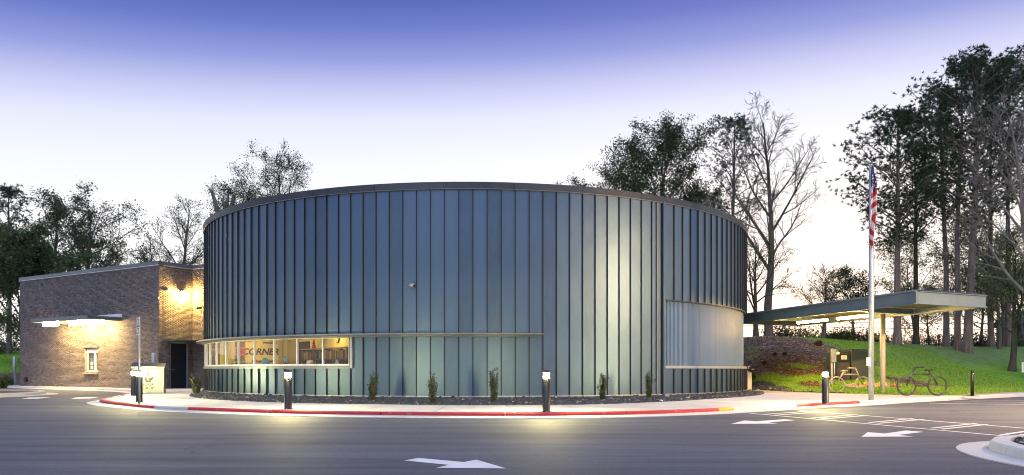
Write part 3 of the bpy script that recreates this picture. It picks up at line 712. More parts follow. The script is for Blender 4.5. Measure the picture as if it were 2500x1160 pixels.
# ribbon window
mull = [512, 528, 552, 582, 621, 669, 725, 788]
mph = sorted([phi_px(p) for p in mull]) + [ph_wend - 0.004]; mph = [mph[0] - 0.14, mph[0] - 0.07] + mph
ring('window_sill', ph_left, ph_wend, DR - 0.2, DR + 0.06, ZW0 - 0.115, ZW0 - 0.002, MT['ledge'])
vtrim(ph_wend + 0.004, DR + 0.01, 0.07, 0.16, ZW0 - 0.10, ZL - 0.07, MT['silver'], 'window_jamb')
for a, b in zip(mph[:-1], mph[1:]):
    mid = (a + b) / 2; w = 2 * DR * math.sin((b - a) / 2); rr = (DR - 0.02) * math.cos((b - a) / 2)
    root = MB(); h = ZW1 - ZW0; fw = 0.04; hw = w / 2
    root.box((-hw + 0.012, 0, h / 2), (fw * 0.9, 0.09, h)); root.box((hw - 0.012 - fw * 0, 0, h / 2), (fw * 0.5, 0.088, h))
    root.box((0, 0.001, 0.03), (w - 0.06, 0.085, 0.06)); root.box((0, 0.001, h - 0.02), (w - 0.06, 0.085, 0.04))
    wf = root.build('window', MT['white_frame'], drum, False, (rr * math.sin(mid), -rr * math.cos(mid), ZW0), mid)
    g = MB(); g.box((0, 0.01, h / 2), (w - 0.07, 0.012, h - 0.1)); g.build('pane', MT['glass'], wf)
# the lit room behind the ribbon window
MT['cream'] = simple('cream_wall', (0.62, 0.47, 0.18), 0.8, 0, 0.05, 1.2)
MT['cream_dull'] = simple('ochre_wall', (0.40, 0.30, 0.12), 0.8, 0, 0.08, 1.2)
MT['carpet'] = simple('carpet', (0.12, 0.10, 0.08), 0.95, 0, 0.2, 12)
MT['inside_dark'] = simple('dark_wood', (0.03, 0.02, 0.014), 0.5, 0, 0.2, 4)
def vec2(px, d): return Vector((xat(px, d), d))
def wpol(p, r): return Vector(pol(p, r))
W1, W2 = vec2(728, 35.0), vec2(537, 33.9)               # the wall with the lettering; the wall behind the shelves
W3, W4 = wpol(R_(-84), DR - 0.25), wpol(phi_px(905), DR - 0.2)
def inner_wall(a, b, mat, name='room_wall', z0=0.13, z1=2.76, th=0.1):
    D = b - a; c = (a + b) / 2; n = Vector((-D.y, D.x)).normalized()
    if n.y < 0: n = -n
    c = c + n * th / 2; m = MB(); m.box((c.x, c.y, (z0 + z1) / 2), (D.length, th, z1 - z0), math.atan2(D.y, D.x)); return m.build(name, mat, drum, True)
inner_wall(W1, W2, MT['cream']); inner_wall(W2, W3, MT['cream_dull']); inner_wall(W1, W4, MT['cream'])
ring('room_floor', R_(-98), R_(8), DR - 6, DR - 0.2, 0.125, 0.14, MT['carpet']); ring('room_ceiling', R_(-98), R_(8), DR - 6, DR - 0.1, 2.76, 2.82, MT['white_paint'])
def along(a, b, px):
    """point of the line a-b seen at photo column px"""
    q = (px - CX) / F; D = b - a; t = (q * a.y - a.x) / (D.x - q * D.y); return a + D * t
def plate(a, b, px0, px1, z0, z1, off, mat, name, parent=None):
    P, Q = along(a, b, px0), along(a, b, px1); D = Q - P; n = Vector((D.y, -D.x)).normalized()
    if n.y > 0: n = -n
    c = (P + Q) / 2 + n * off; m = MB(); m.box((c.x, c.y, (z0 + z1) / 2), (D.length, 0.05, z1 - z0), math.atan2(D.y, D.x)); return m.build(name, mat, parent or drum, True)
plate(W1, W4, 729, 757, 0.15, 2.44, 0.03, MT['inside_dark'], 'door')
plate(W1, W2, 680, 688, 0.15, 2.74, 0.06, MT['cream_dull'], 'pilaster'); plate(W1, W2, 700, 706, 0.15, 2.74, 0.08, MT['cream_dull'], 'pilaster'); plate(W1, W2, 546, 562, 0.15, 2.74, 0.05, MT['cream_dull'], 'pilaster')
for px_, d_, lab in ((600, 33.4, 'ceiling light inside the library over the CORNER lettering'), (690, 32.6, 'ceiling light inside the library between the lettering and the bookshelf'), (800, 30.7, 'ceiling light inside the library over the bookshelf')):
    t = thing('ceiling_light', (xat(px_, d_), d_, 2.69), lab, 'ceiling light', 'ceiling lights inside the library', rz=R_(-25))
    mb = MB(); mb.box((0, 0, 0), (1.1, 0.4, 0.05)); mb.build('diffuser', MT.setdefault('room_emit', emit('room_light', (1.0, 0.66, 0.20), 9.5)), t)
    mb = MB(); mb.box((0, 0, 0.045), (1.14, 0.44, 0.035)); mb.build('housing', MT['white_paint'], t)
# wall art and lettering
def on_line(a, b, px, z, off):
    p = along(a, b, px); D = b - a
    if D.x < 0: D = -D
    n = Vector((D.y, -D.x)).normalized(); return (p.x + n.x * off, p.y + n.y * off, z, math.atan2(D.y, D.x))
def text(s, size, mat, name, parent=None, loc=(0, 0, 0), rot=(PI / 2, 0, 0), shear=0.0, ext=0.004, bold=0.0):
    c = bpy.data.curves.new(name, 'FONT'); c.body = s; c.size = size; c.align_x = 'CENTER'; c.align_y = 'CENTER'; c.shear = shear; c.extrude = ext; c.offset = bold
    o = bpy.data.objects.new('tmp', c); COL.objects.link(o); dg = bpy.context.evaluated_depsgraph_get()
    me = bpy.data.meshes.new_from_object(o.evaluated_get(dg)); bpy.data.objects.remove(o); me.name = name; me.materials.clear(); me.materials.append(mat)
    o = link(name, me, parent, loc); o.rotation_euler = rot
    return o
x, y, z, p = on_line(W1, W2, 635, 1.98, 0.02)
wsg = thing('wall_lettering', (x, y, z), 'hand lettered CORNER sign with coloured brush strokes on the yellow library wall', 'wall sign', rz=p)
text('CORNER', 0.40, MT['plastic_black'], 'lettering', wsg, shear=0.25, bold=0.012)
MT['art_green'] = simple('art_green', (0.06, 0.14, 0.05), 0.7); MT['art_red'] = simple('art_red', (0.30, 0.03, 0.04), 0.7); MT['art_brown'] = simple('art_brown', (0.13, 0.06, 0.04), 0.7)
for (cx, cz, w, h, mt, nm) in ((0.42, 0.42, 0.62, 0.10, 'art_green', 'brush_stroke'), (-0.5, 0.46, 0.34, 0.04, 'art_red', 'brush_stroke'), (0.15, -0.42, 1.0, 0.10, 'art_red', 'brush_stroke'), (-0.75, -0.40, 0.25, 0.06, 'art_green', 'brush_stroke')):
    mb = MB(); q = [(cx + w * (i / 11 - 0.5), cz + h * (0.25 + 0.25 * rnd.random())) for i in range(12)] + [(cx + w * (0.5 - i / 11), cz - h * (0.15 + 0.4 * rnd.random())) for i in range(12)]
    n = len(q); mb.add([(a, -0.006, b) for a, b in q], [list(range(n))]); mb.build(nm, MT[mt], wsg)
for px_, lab in ((586, 'tall poster of red, green and brown squares left of the CORNER lettering'),):
    x, y, z, p = on_line(W1, W2, px_, 2.0, 0.015); t = thing('poster', (x, y, z), lab, 'poster', rz=p); w = 0.46
    mb = MB(); mb.box((0, 0, 0), (w, 0.012, 1.55)); mb.build('backing', MT['cream_dull'], t)
    for i, mt in enumerate(('art_red', 'art_brown', 'art_red', 'art_brown', 'art_green')):
        mb = MB(); mb.box((0.02 * (-1) ** i, -0.009, 0.62 - 0.31 * i), (w * 0.92, 0.01, 0.27)); mb.build('square', MT[mt], t)
# bookshelves and books
S0, S1 = vec2(741, 33.7), vec2(857, 30.15); p = math.atan2(S1.y - S0.y, S1.x - S0.x); SHW = (S1 - S0).length; x, y = (S0 + S1) / 2
shelf = thing('bookshelf', (x, y, 0.14), 'long dark wooden bookshelf full of books behind the ribbon window', 'bookshelf', rz=p)
for hz in (0.04, 0.60, 1.06, 1.46, 1.93):
    mb = MB(); mb.box((0, 0, hz), (SHW, 0.34, 0.035)); mb.build('shelf_board', MT['inside_dark'] if hz < 1.9 else MT.setdefault('shelf_top', simple('shelf_top', (0.22, 0.16, 0.09), 0.5)), shelf)
for sx in (-1, 0, 1):
    mb = MB(); mb.box((sx * (SHW / 2 - 0.02), 0, 0.96), (0.035, 0.338, 1.90)); mb.build('upright', MT['inside_dark'], shelf)
mb = MB(); mb.box((0, 0.165, 0.96), (SHW - 0.04, 0.012, 1.88)); mb.build('back_panel', MT['inside_dark'], shelf)
bcols = [simple('book_%d' % i, c, 0.6, 0, 0.1) for i, c in enumerate([(0.12, 0.06, 0.03), (0.18, 0.11, 0.05), (0.06, 0.03, 0.02), (0.24, 0.16, 0.08), (0.10, 0.025, 0.02), (0.03, 0.035, 0.05)])]
book_me = []
for m_ in bcols:
    mb = MB(); mb.box((0, 0, 0.5), (1, 1, 1)); o = mb.build('book', m_); book_me.append(o.data); bpy.data.objects.remove(o)
for hz in (1.08, 1.48):
    xx = -SHW / 2 + 0.06
    while xx < SHW / 2 - 0.08:
        w = rnd.uniform(0.035, 0.075); hh = rnd.uniform(0.24, 0.36) if hz < 1.2 else rnd.uniform(0.28, 0.40)
        if rnd.random() < 0.1: xx += rnd.uniform(0.05, 0.15)
        if abs(xx + w / 2) < 0.05 + w: xx += 0.06 + w
        f_ = (xx + SHW / 2) / SHW; ci = rnd.randrange(6)
        lx, ly = (xx + w / 2) * math.cos(p), (xx + w / 2) * math.sin(p)
        b = link('book', book_me[ci], None, (shelf.location.x + lx + 0.02 * math.sin(p), shelf.location.y + ly - 0.02 * math.cos(p), 0.14 + hz)); b.scale = (w, 0.24, hh)
        b.rotation_euler = (0, rnd.choice([0, 0, 0, 0, 0.12]), p)
        tag(b, f"{['brown', 'tan', 'dark brown', 'buff', 'dark red', 'navy'][ci]} book on the {'lower' if hz < 1.2 else 'upper'} row, {['at the left end', 'just before the rabbit', 'just past the rabbit', 'in the middle', 'near the clock', 'at the right end'][min(5, int(f_ * 6))]} of the bookshelf", 'book', 'books on the library shelf'); xx += w + 0.004
# wall clock
x, y, z, p = on_line(W1, W4, 826, 2.44, 0.03); ck = thing('wall_clock', (x, y, z), 'round wall clock high on the yellow library wall', 'clock', rz=p)
def disc(r, y0, y1, mat, name, parent, n=28, c=(0, 0)):
    mb = MB(); mb.add([(c[0] + r * math.cos(2 * PI * i / n), yy, c[1] + r * math.sin(2 * PI * i / n)) for yy in (y0, y1) for i in range(n)],
                      [list(range(n)), list(range(2 * n - 1, n - 1, -1))] + [((i + 1) % n, i, n + i, n + (i + 1) % n) for i in range(n)]); return mb.build(name, mat, parent)
disc(0.17, -0.03, 0.02, MT['black'], 'rim', ck); disc(0.145, -0.036, -0.031, MT['cream'], 'dial', ck)
mb = MB(); mb.box((0.05, -0.04, 0.03), (0.13, 0.004, 0.02), M=Matrix.Rotation(0.5, 3, 'Y')); mb.build('hand', MT['black'], ck)
mb = MB(); mb.box((-0.02, -0.043, -0.06), (0.02, 0.003, 0.16)); mb.build('hand', MT['black'], ck)
# red paper rabbit and ornaments on the window ledge
RSC = 0.75; x, y, z, p = on_line(S0, S1, 766, 1.9, 0.0); rb = thing('rabbit_ornament', (x, y, 2.088), 'red rabbit ornament standing on top of the bookshelf', 'ornament', rz=p)
rb.scale = (0.7, 0.7, 0.72)
MT['rabbit'] = simple('rabbit_red', (0.5, 0.02, 0.05), 0.6)
mb = MB(); mb.lathe([(0.02, 0), (0.12, 0.02), (0.14, 0.10), (0.10, 0.2), (0.05, 0.24)], n=14); mb.build('body', MT['rabbit'], rb)
mb = MB(); mb.lathe([(0.01, 0.22), (0.08, 0.25), (0.095, 0.31), (0.07, 0.37), (0.01, 0.39)], n=14); mb.build('head', MT['rabbit'], rb)
for s_ in (-1, 1):
    mb = MB(); mb.tube([(0.03 * s_, 0, 0.36), (0.07 * s_, 0, 0.46), (0.13 * s_, 0, 0.54)], [0.025, 0.04, 0.015], 8); mb.build('ear', MT['rabbit'], rb)
def sill_thing(px, name, label, cat='ornament'):
    r = DR - 0.55; p = phi_px(px, r); x, y = pol(p, r); return thing(name, (x, y, 1.34), label, cat, rz=p)
MT['teal'] = simple('teal_egg', (0.05, 0.28, 0.32), 0.45); MT['teal2'] = simple('teal_band', (0.10, 0.42, 0.45), 0.45); MT['blue_pot'] = simple('pale_blue', (0.14, 0.34, 0.42), 0.5)
MT['pink'] = simple('pink_toy', (0.45, 0.20, 0.35), 0.6); MT['offwhite'] = simple('offwhite_toy', (0.55, 0.52, 0.48), 0.6); MT['tan_toy'] = simple('tan_toy', (0.4, 0.2, 0.1), 0.6)
ring('inner_sill', ph_left, ph_wend, DR - 0.75, DR - 0.12, 1.29, 1.332, MT['white_paint'])
t = sill_thing(648, 'egg_ornament', 'large teal banded egg standing on the window sill')
mb = MB(); mb.lathe([(0.03, 0), (0.11, 0.04), (0.155, 0.12), (0.145, 0.21), (0.09, 0.30), (0.02, 0.335)], n=20); mb.build('shell', MT['teal'], t)
for zz in (0.08, 0.15, 0.22):
    mb = MB(); r0 = 0.155 if zz < 0.2 else 0.142; mb.lathe([(r0 - 0.012, zz - 0.014), (r0, zz), (r0 - 0.012, zz + 0.014)], n=20, cap=False); mb.build('band', MT['teal2'], t)
t = sill_thing(697, 'flower_pot', 'pale blue flower in a small dark pot on the window sill', 'flower pot')
mb = MB(); mb.lathe([(0.05, 0), (0.075, 0.10), (0.08, 0.1)], n=14); mb.build('pot', MT['black'], t)
mb = MB(); mb.tube([(0, 0, 0.1), (0, 0, 0.2)], 0.012, 6); mb.build('stem', MT['art_green'], t)
for k_ in range(6):
    mb = MB(); a_ = k_ * PI / 3; mb.lathe([(0.01, -0.05), (0.05, 0), (0.01, 0.05)], (0.07 * math.cos(a_), 0, 0.27 + 0.07 * math.sin(a_)), 8); mb.build('petal', MT['blue_pot'], t)
t = sill_thing(757, 'shell_ornament', 'pale and tan rounded ornament on the window sill before the books')
mb = MB(); mb.lathe([(0.03, 0), (0.13, 0.05), (0.15, 0.12), (0.09, 0.2), (0.01, 0.22)], n=16); mb.build('body', MT['offwhite'], t)
mb = MB(); mb.lathe([(0.02, 0.02), (0.08, 0.07), (0.07, 0.14), (0.01, 0.17)], (0.12, -0.02, 0), 12); mb.build('ear', MT['tan_toy'], t)
t = sill_thing(823, 'bottle', 'small pale bell shaped bottle on the window sill before the books', 'bottle')
mb = MB(); mb.lathe([(0.11, 0), (0.12, 0.03), (0.07, 0.12), (0.04, 0.17)], n=16); mb.build('body', MT['offwhite'], t)
mb = MB(); mb.lathe([(0.045, 0.17), (0.06, 0.19), (0.045, 0.23)], n=12); mb.build('stopper', MT['offwhite'], t)
t = sill_thing(606, 'toy_figure', 'small pink and white toy lying on the window sill', 'toy')
mb = MB(); mb.lathe([(0.03, 0), (0.10, 0.03), (0.09, 0.08), (0.02, 0.11)], n=14); mb.build('body', MT['pink'], t)
mb = MB(); mb.lathe([(0.02, 0.03), (0.06, 0.07), (0.05, 0.12), (0.01, 0.14)], (0.1, 0, 0), 12); mb.build('head', MT['offwhite'], t)
t = sill_thing(568, 'flower_pot', 'thin blue leaved plant in a dark pot at the left of the sill', 'flower pot')
mb = MB(); mb.lathe([(0.05, 0), (0.07, 0.1)], n=12); mb.build('pot', MT['black'], t)
for k_ in range(4):
    mb = MB(); mb.tube([(0, 0, 0.1), (0.05 * (k_ - 1.5), 0, 0.22), (0.09 * (k_ - 1.5), 0, 0.30)], [0.012, 0.016, 0.004], 5); mb.build('leaf', MT['blue_pot'], t)

# security cameras
def sec_cam(loc, rz, label):
    t = thing('security_camera', loc, label, 'security camera', rz=rz)
    mb = MB(); mb.box((0, -0.02, 0), (0.16, 0.04, 0.16)); mb.build('base', MT['silver'], t)
    mb = MB(); mb.tube([(0, -0.03, 0), (0, -0.14, -0.02), (0.02, -0.2, -0.02)], 0.022, 8); mb.build('arm', MT['silver'], t)
    mb = MB(); mb.tube([(-0.05, -0.16, -0.01), (0.16, -0.3, -0.05)], 0.06, 12); mb.build('housing', MT['silver'], t)
    mb = MB(); mb.tube([(0.16, -0.3, -0.05), (0.18, -0.314, -0.054)], 0.05, 12); mb.build('lens', MT['black'], t)
p = phi_px(1006); sec_cam(pol(p, DR, 4.28), p, 'small security camera in the middle of the grey metal wall')
p = R_(-69.5); sec_cam(pol(p, DR + 0.02, 4.2), p, 'dark security camera at the left edge of the metal wall by the door')

# ------------------------------------------------------------------ brick building
BA = Vector((-19.6, 42.0)); BU = Vector((-0.853, 0.521)).normalized(); BV = Vector((-BU.y * -1, -BU.x)).normalized()
BV = Vector((0.521, 0.853)).normalized(); BN = -BV
brk = thing('brick_building', (BA.x, BA.y, 0), 'low flat roofed brick building joined to the left of the round metal building', 'building')
ZB0, ZB1 = 0.02, 7.0
LF, LR = 14.9, 2.14
BB = BA + BV * LR
walls = [  # origin, direction, outward normal, length, openings (u0,u1,z0,z1)
    (BA, BU, BN, LF, [(5.88, 7.28, 1.0, 2.48)]),
    (BA, BV, -BU, LR, [(0.74, 1.84, 0.0, 2.72)]),
    (BB, -BU, BN, 2.9, []),
]
CH_, BLn, JT = 0.0677, 0.203, 0.010
singles = []; many_V = []
unit_f = np.array([(0, 1, 5, 4), (2, 6, 7, 3), (0, 4, 6, 2), (1, 3, 7, 5), (4, 5, 7, 6), (0, 2, 3, 1)])
allb = []
for wi, (O, D, N, L, ops) in enumerate(walls):
    wb = MB(); T = 0.3
    # mortar backing as boxes round the openings
    us = sorted({0, L} | {o[0] for o in ops} | {o[1] for o in ops})
    for a, b in zip(us[:-1], us[1:]):
        op = [o for o in ops if o[0] <= a and o[1] >= b]; spans = [(ZB0, ZB1)] if not op else [s for s in ((ZB0, op[0][2]), (op[0][3], ZB1)) if s[1] - s[0] > 0.05]
        for z0, z1 in spans:
            c = O + D * ((a + b) / 2) - N * (T / 2); wb.box((c.x, c.y, (z0 + z1) / 2), (b - a, T, z1 - z0), math.atan2(D.y, D.x))
    wpart = wb.build('wall', MT['mortar'], brk, True)
    nc = int((ZB1 - 0.1) / CH_)
    for r in range(nc):
        z = 0.10 + r * CH_; u = -(BLn / 2 if r % 2 else 0.0)
        while u < L:
            a, b = max(u, 0.003), min(u + BLn - JT, L - 0.001); u += BLn
            segs = [(a, b)]
            for o in ops:
                if z + CH_ > o[2] and z < o[3]:
                    ns = []
                    for (p0, p1) in segs:
                        if p1 <= o[0] or p0 >= o[1]: ns.append((p0, p1))
                        else:
                            if p0 < o[0]: ns.append((p0, o[0]))
                            if p1 > o[1]: ns.append((o[1], p1))
                    segs = ns
            for (p0, p1) in segs:
                if p1 - p0 < 0.02: continue
                c = O + D * ((p0 + p1) / 2); allb.append((wi, c, z + (CH_ - JT) / 2, p1 - p0, wpart))
full = BLn - JT
cand = [b for b in allb if abs(b[3] - full) < 1e-6]
cand.sort(key=lambda b: (0 if b[0] == 0 else 1, (b[1].length ** 2 + (b[2] - 1.2) ** 2)))
# the nearest bricks of the front wall's right end and of the return wall are separate pieces
near = [b for b in cand if b[0] == 0][:200] + [b for b in cand if b[0] == 1][:100]
sel = set(id(b) for b in near)
mb = MB(); mb.box((0, 0, 0), (full, 0.015, CH_ - JT)); o_ = mb.build('brick', MT['brick_one'], bevel=0.002); brick_me = o_.data; bpy.data.objects.remove(o_)
per = {0: [], 1: [], 2: []}
for b in allb:
    wi, c, z, w, wp = b; O, D, N, L, ops = walls[wi]; jit = rnd.uniform(-0.002, 0.002)
    if id(b) in sel:
        pos = c + N * (0.001 + jit)
        link('brick', brick_me, wp, (pos.x - brk.location.x, pos.y - brk.location.y, z), math.atan2(D.y, D.x))
    else: per[wi].append((c, z, w, jit))
for wi, lst in per.items():
    O, D, N, L, ops = walls[wi]; V = []
    for c, z, w, jit in lst:
        for zz in (-1, 1):
            for dd in (-0.011, 0.007 + jit):
                for uu in (-1, 1):
                    q = c + D * (uu * w / 2) + N * (-dd if False else dd); V.append((q.x - brk.location.x, q.y - brk.location.y, z + zz * (CH_ - JT) / 2))
    V = np.array(V); n = len(lst)
    # corner order: z(-,+) x depth(in,out) x u(-,+)
    f = np.array([(2, 3, 7, 6), (0, 2, 6, 4), (1, 5, 7, 3), (4, 6, 7, 5), (0, 1, 3, 2)])
    if D.cross(N) > 0: f = f[:, ::-1]
    Fc = (f[None] + (np.arange(n) * 8)[:, None, None]).reshape(-1, 4)
    o = link('brickwork', bulk('brickwork', V, Fc, MT['brick_many']), [b for b in allb if b[0] == wi][0][4]); o['kind'] = 'stuff'
# body behind the faces, coping, roof
back = [BA + BU * 0.01 - BN * 0.31 + BV * 0.0]
mb = MB(); p1 = BA + BU * (LF - 0.02) - BN * 0.31; p0 = BB - BU * 0.0 - BN * 0.31 ; p2 = p1 + BV * 14; p3 = BB - BU * 2.8 + BV * 12
mb.prism([tuple(BA + BU * 0.32 - BN * 0.31), tuple(p1), tuple(p2), tuple(p3), tuple(BB - BU * 2.8 - BN * 0.31), tuple(BB + BU * 0.32 - BN * 0.31)], 0.0, 6.98); mb.build('core', MT['mortar'], brk, True)
def coping_run(a, b, N, ext0=0.0, ext1=0.0):
    D = (b - a).normalized(); L = (b - a).length; n = max(1, round(L / 3.0))
    for i in range(n):
        u0 = L * i / n - (ext0 if i == 0 else -0.003); u1 = L * (i + 1) / n + (ext1 if i == n - 1 else -0.003)
        c = a + D * ((u0 + u1) / 2) - N * 0.13; mb = MB(); mb.box((c.x, c.y, 7.105), (u1 - u0, 0.36, 0.21), math.atan2(D.y, D.x))
        d = a + D * ((u0 + u1) / 2) + N * 0.035; mb.box((d.x, d.y, 6.985), (u1 - u0 - 0.002, 0.05, 0.025), math.atan2(D.y, D.x), 1); mb.build('coping', [MT['panel_trim'], MT['white_frame']], brk, True)
coping_run(BA, BA + BU * LF, BN, 0.05, 0.05); coping_run(BA + BV * 0.31, BB + BV * 0.05, -BU); coping_run(BB, BB - BU * 2.85, BN, 0.05, 0)
# side door on the return wall
RZR = math.atan2(BV.y, BV.x); ND = -BU
dm = BA + BV * 1.29
dr = MB(); q = dm - ND * 0.10; dr.box((q.x, q.y, 1.40), (1.00, 0.05, 2.52), RZR); door = dr.build('door', simple('navy_door', (0.012, 0.016, 0.028), 0.45, 0, 0.1), brk, True)
fm = MB()
for u in (0.765, 1.815): q = BA + BV * u - ND * 0.08; fm.box((q.x, q.y, 1.40), (0.05, 0.10, 2.56), RZR)
q = dm - ND * 0.08; fm.box((q.x, q.y, 2.70), (1.0, 0.10, 0.05), RZR); o = fm.build('frame', MT['galv'], None); o.parent = door; o.location = -brk.location
q = BA + BV * 0.86 - ND * 0.04; hm = MB(); hm.tube([(q.x, q.y, 1.18), (q.x + ND.x * 0.05, q.y + ND.y * 0.05, 1.18), (q.x + ND.x * 0.05 + BV.x * 0.12, q.y + ND.y * 0.05 + BV.y * 0.12, 1.18)], 0.014, 8); o = hm.build('handle', MT['galv'], None); o.parent = door; o.location = -brk.location
am_ = MB(); q = BA + BV * 1.25 + ND * 0.55; am_.box((q.x, q.y, 2.82), (1.95, 1.08, 0.09), RZR); am_.build('door_canopy', MT['panel_trim'], brk, True)
# drive-up window
RZF = math.atan2(BU.y, BU.x)
def wp(u, out): return BA + BU * u + BN * out
q = wp(6.58, -0.16); wm = MB()
for uu, ww in ((5.95, 0.11), (7.21, 0.11), (6.42, 0.12)): c = wp(uu, -0.15); wm.box((c.x, c.y, 1.66), (ww, 0.08, 1.22), RZF)
c = wp(6.58, -0.15); wm.box((c.x, c.y, 1.08), (1.38, 0.09, 0.10), RZF); wm.box((c.x, c.y, 2.33), (1.38, 0.12, 0.24), RZF)
win = wm.build('window', MT['white_frame'], brk, True)
def subp(m, name, mat, parent):
    o = m.build(name, mat, None); o.parent = parent; o.location = -brk.location; return o
c = wp(6.80, -0.165); m = MB(); m.box((c.x, c.y, 1.67), (0.66, 0.012, 1.08), RZF); subp(m, 'pane', MT['glass'], win)
c = wp(6.16, -0.165); m = MB(); m.box((c.x, c.y, 1.67), (0.32, 0.012, 1.08), RZF); subp(m, 'pane', MT['glass'], win)
c = wp(6.58, 0.02); m = MB(); m.box((c.x, c.y, 0.96), (1.5, 0.22, 0.08), RZF); subp(m, 'sill', MT['tan_concrete'], win)
c = wp(6.58, -0.02); m = MB(); m.box((c.x, c.y, 2.51), (1.5, 0.10, 0.06), RZF); subp(m, 'lintel', MT['panel_trim'], win)
c = wp(6.58, -0.27); m = MB(); m.box((c.x, c.y, 1.7), (1.36, 0.02, 1.4), RZF); subp(m, 'blind', simple('window_blind', (0.22, 0.20, 0.19), 0.8), win)
for zz, hh in ((1.95, 0.16), (1.55, 0.2), (1.3, 0.18)): c = wp(6.85, -0.18); m = MB(); m.box((c.x, c.y, zz), (0.26, 0.008, hh), RZF); subp(m, 'notice', MT['white_paint'] if zz != 1.95 else MT['sign_dark'], win)
# canopy over the drive-up window
cp = MB(); A = [wp(3.42, 0.02), wp(3.42, 2.02), wp(9.45, 2.02), wp(9.45, 0.02)]; cp.prism([tuple(p) for p in A], 4.02, 4.20); can = cp.build('canopy', MT['panel_trim'], brk, True)
m = MB(); A = [wp(3.45, 0.05), wp(3.45, 1.98), wp(9.42, 1.98), wp(9.42, 0.05)]; m.prism([tuple(p) for p in A], 3.985, 4.018); subp(m, 'soffit', MT['silver'], can)
m = MB(); c = wp(4.6, 0.05); m.box((c.x, c.y, 4.30), (2.4, 0.07, 0.20), RZF); subp(m, 'wall_flashing', MT['white_frame'], can)
MT['can_emit'] = emit('drive_lamp', (1.0, 0.68, 0.27), 150.0)
for u, out, lab in ((4.55, 0.85, 'glowing lamp box under the drive-up canopy nearest the brick corner'), (6.55, 0.85, 'glowing lamp box under the middle of the drive-up canopy'), (8.6, 1.3, 'glowing lamp box under the far left end of the drive-up canopy')):
    c = wp(u, out); t = thing('canopy_lamp', (c.x, c.y, 3.985), lab, 'lamp', 'lamps under the drive-up canopy', rz=RZF)
    m = MB(); m.box((0, 0, -0.02), (1.26, 0.36, 0.04)); m.build('housing', MT['silver'], t)
    m = MB(); m.box((0, 0, -0.115), (1.2, 0.30, 0.15)); m.build('diffuser', MT['can_emit'], t)
# wall spout
c = wp(14.0, 0.03); t = thing('wall_vent', (c.x, c.y, 0.55), 'small round black vent low on the left end of the brick wall', 'vent', rz=RZF)
disc(0.14, -0.12, 0.0, MT['black'], 'hood', t, 20); disc(0.17, 0.0, 0.04, MT['black'], 'flange', t, 20)
t.rotation_euler = (0, 0, RZF + PI)
# wall lamp beside the side door
c = BA + BV * 1.4 + ND * 0.06; wlamp = thing('wall_lamp', (c.x, c.y, 5.50), 'bright shielded wall lamp on the brick wall above the side door', 'wall lamp', rz=math.atan2(ND.y, ND.x) + PI / 2)
m = MB(); m.box((0, 0, 0.05), (0.22, 0.10, 0.26)); m.build('base', MT['black'], wlamp)
m = MB(); m.box((0, -0.22, 0.14), (0.36, 0.36, 0.05)); m.build('hood', MT['black'], wlamp)
m = MB(); m.lathe([(0.03, -0.17), (0.12, -0.14), (0.16, -0.04), (0.16, 0.10)], (0, -0.22, 0), 18); m.build('lens', emit('wall_lamp_lens', (1.0, 0.62, 0.15), 700.0), wlamp)
c = BA + BV * 0.62 + ND * 0.03; t = thing('emergency_light', (c.x, c.y, 5.65), 'small white emergency light left of the bright wall lamp', 'emergency light', rz=math.atan2(ND.y, ND.x) + PI / 2)
m = MB(); m.box((0, -0.04, 0), (0.22, 0.1, 0.12)); m.build('case', MT['white_paint'], t)
m = MB(); m.lathe([(0.05, -0.03), (0.055, 0.01), (0.03, 0.03)], (0, -0.09, -0.05), 12); m.build('lens', emit('emergency_lens', (1, 0.8, 0.5), 6.0), t)

# ------------------------------------------------------------------ covered way on the right
CA, CB = Vector((15.5, 29.0)), Vector((19.3, 30.9)); CD = Vector((-2.9, 12.6)); ZC0, ZC1 = 3.69, 4.19
cw_ = thing('canopy', (16.0, 33.0, 0.12), 'grey steel canopy running from the round building to a tan column', 'canopy')
def fascia(a, b, n_out):
    D = (b - a).normalized(); L = (b - a).length; c = (a + b) / 2; rz = math.atan2(D.y, D.x)
    m = MB(); m.box((c.x, c.y, (ZC0 + ZC1) / 2), (L, 0.05, ZC1 - ZC0), rz)
    for z in (ZC0 + 0.012, ZC1 - 0.012): q = c + n_out * 0.04; m.box((q.x, q.y, z), (L, 0.13, 0.024), rz)
    m.build('fascia', MT['canopy_paint'], cw_, True)
Dl = CD.normalized(); Nl = Vector((-Dl.y, Dl.x)); De = (CB - CA).normalized(); Ne = Vector((De.y, -De.x))
fascia(CA, CA + CD, Nl); fascia(CB, CB + CD, -Nl); fascia(CA + De * 0.03, CB - De * 0.03, Ne); fascia(CA + CD + De * 0.03, CB + CD - De * 0.03, -Ne)
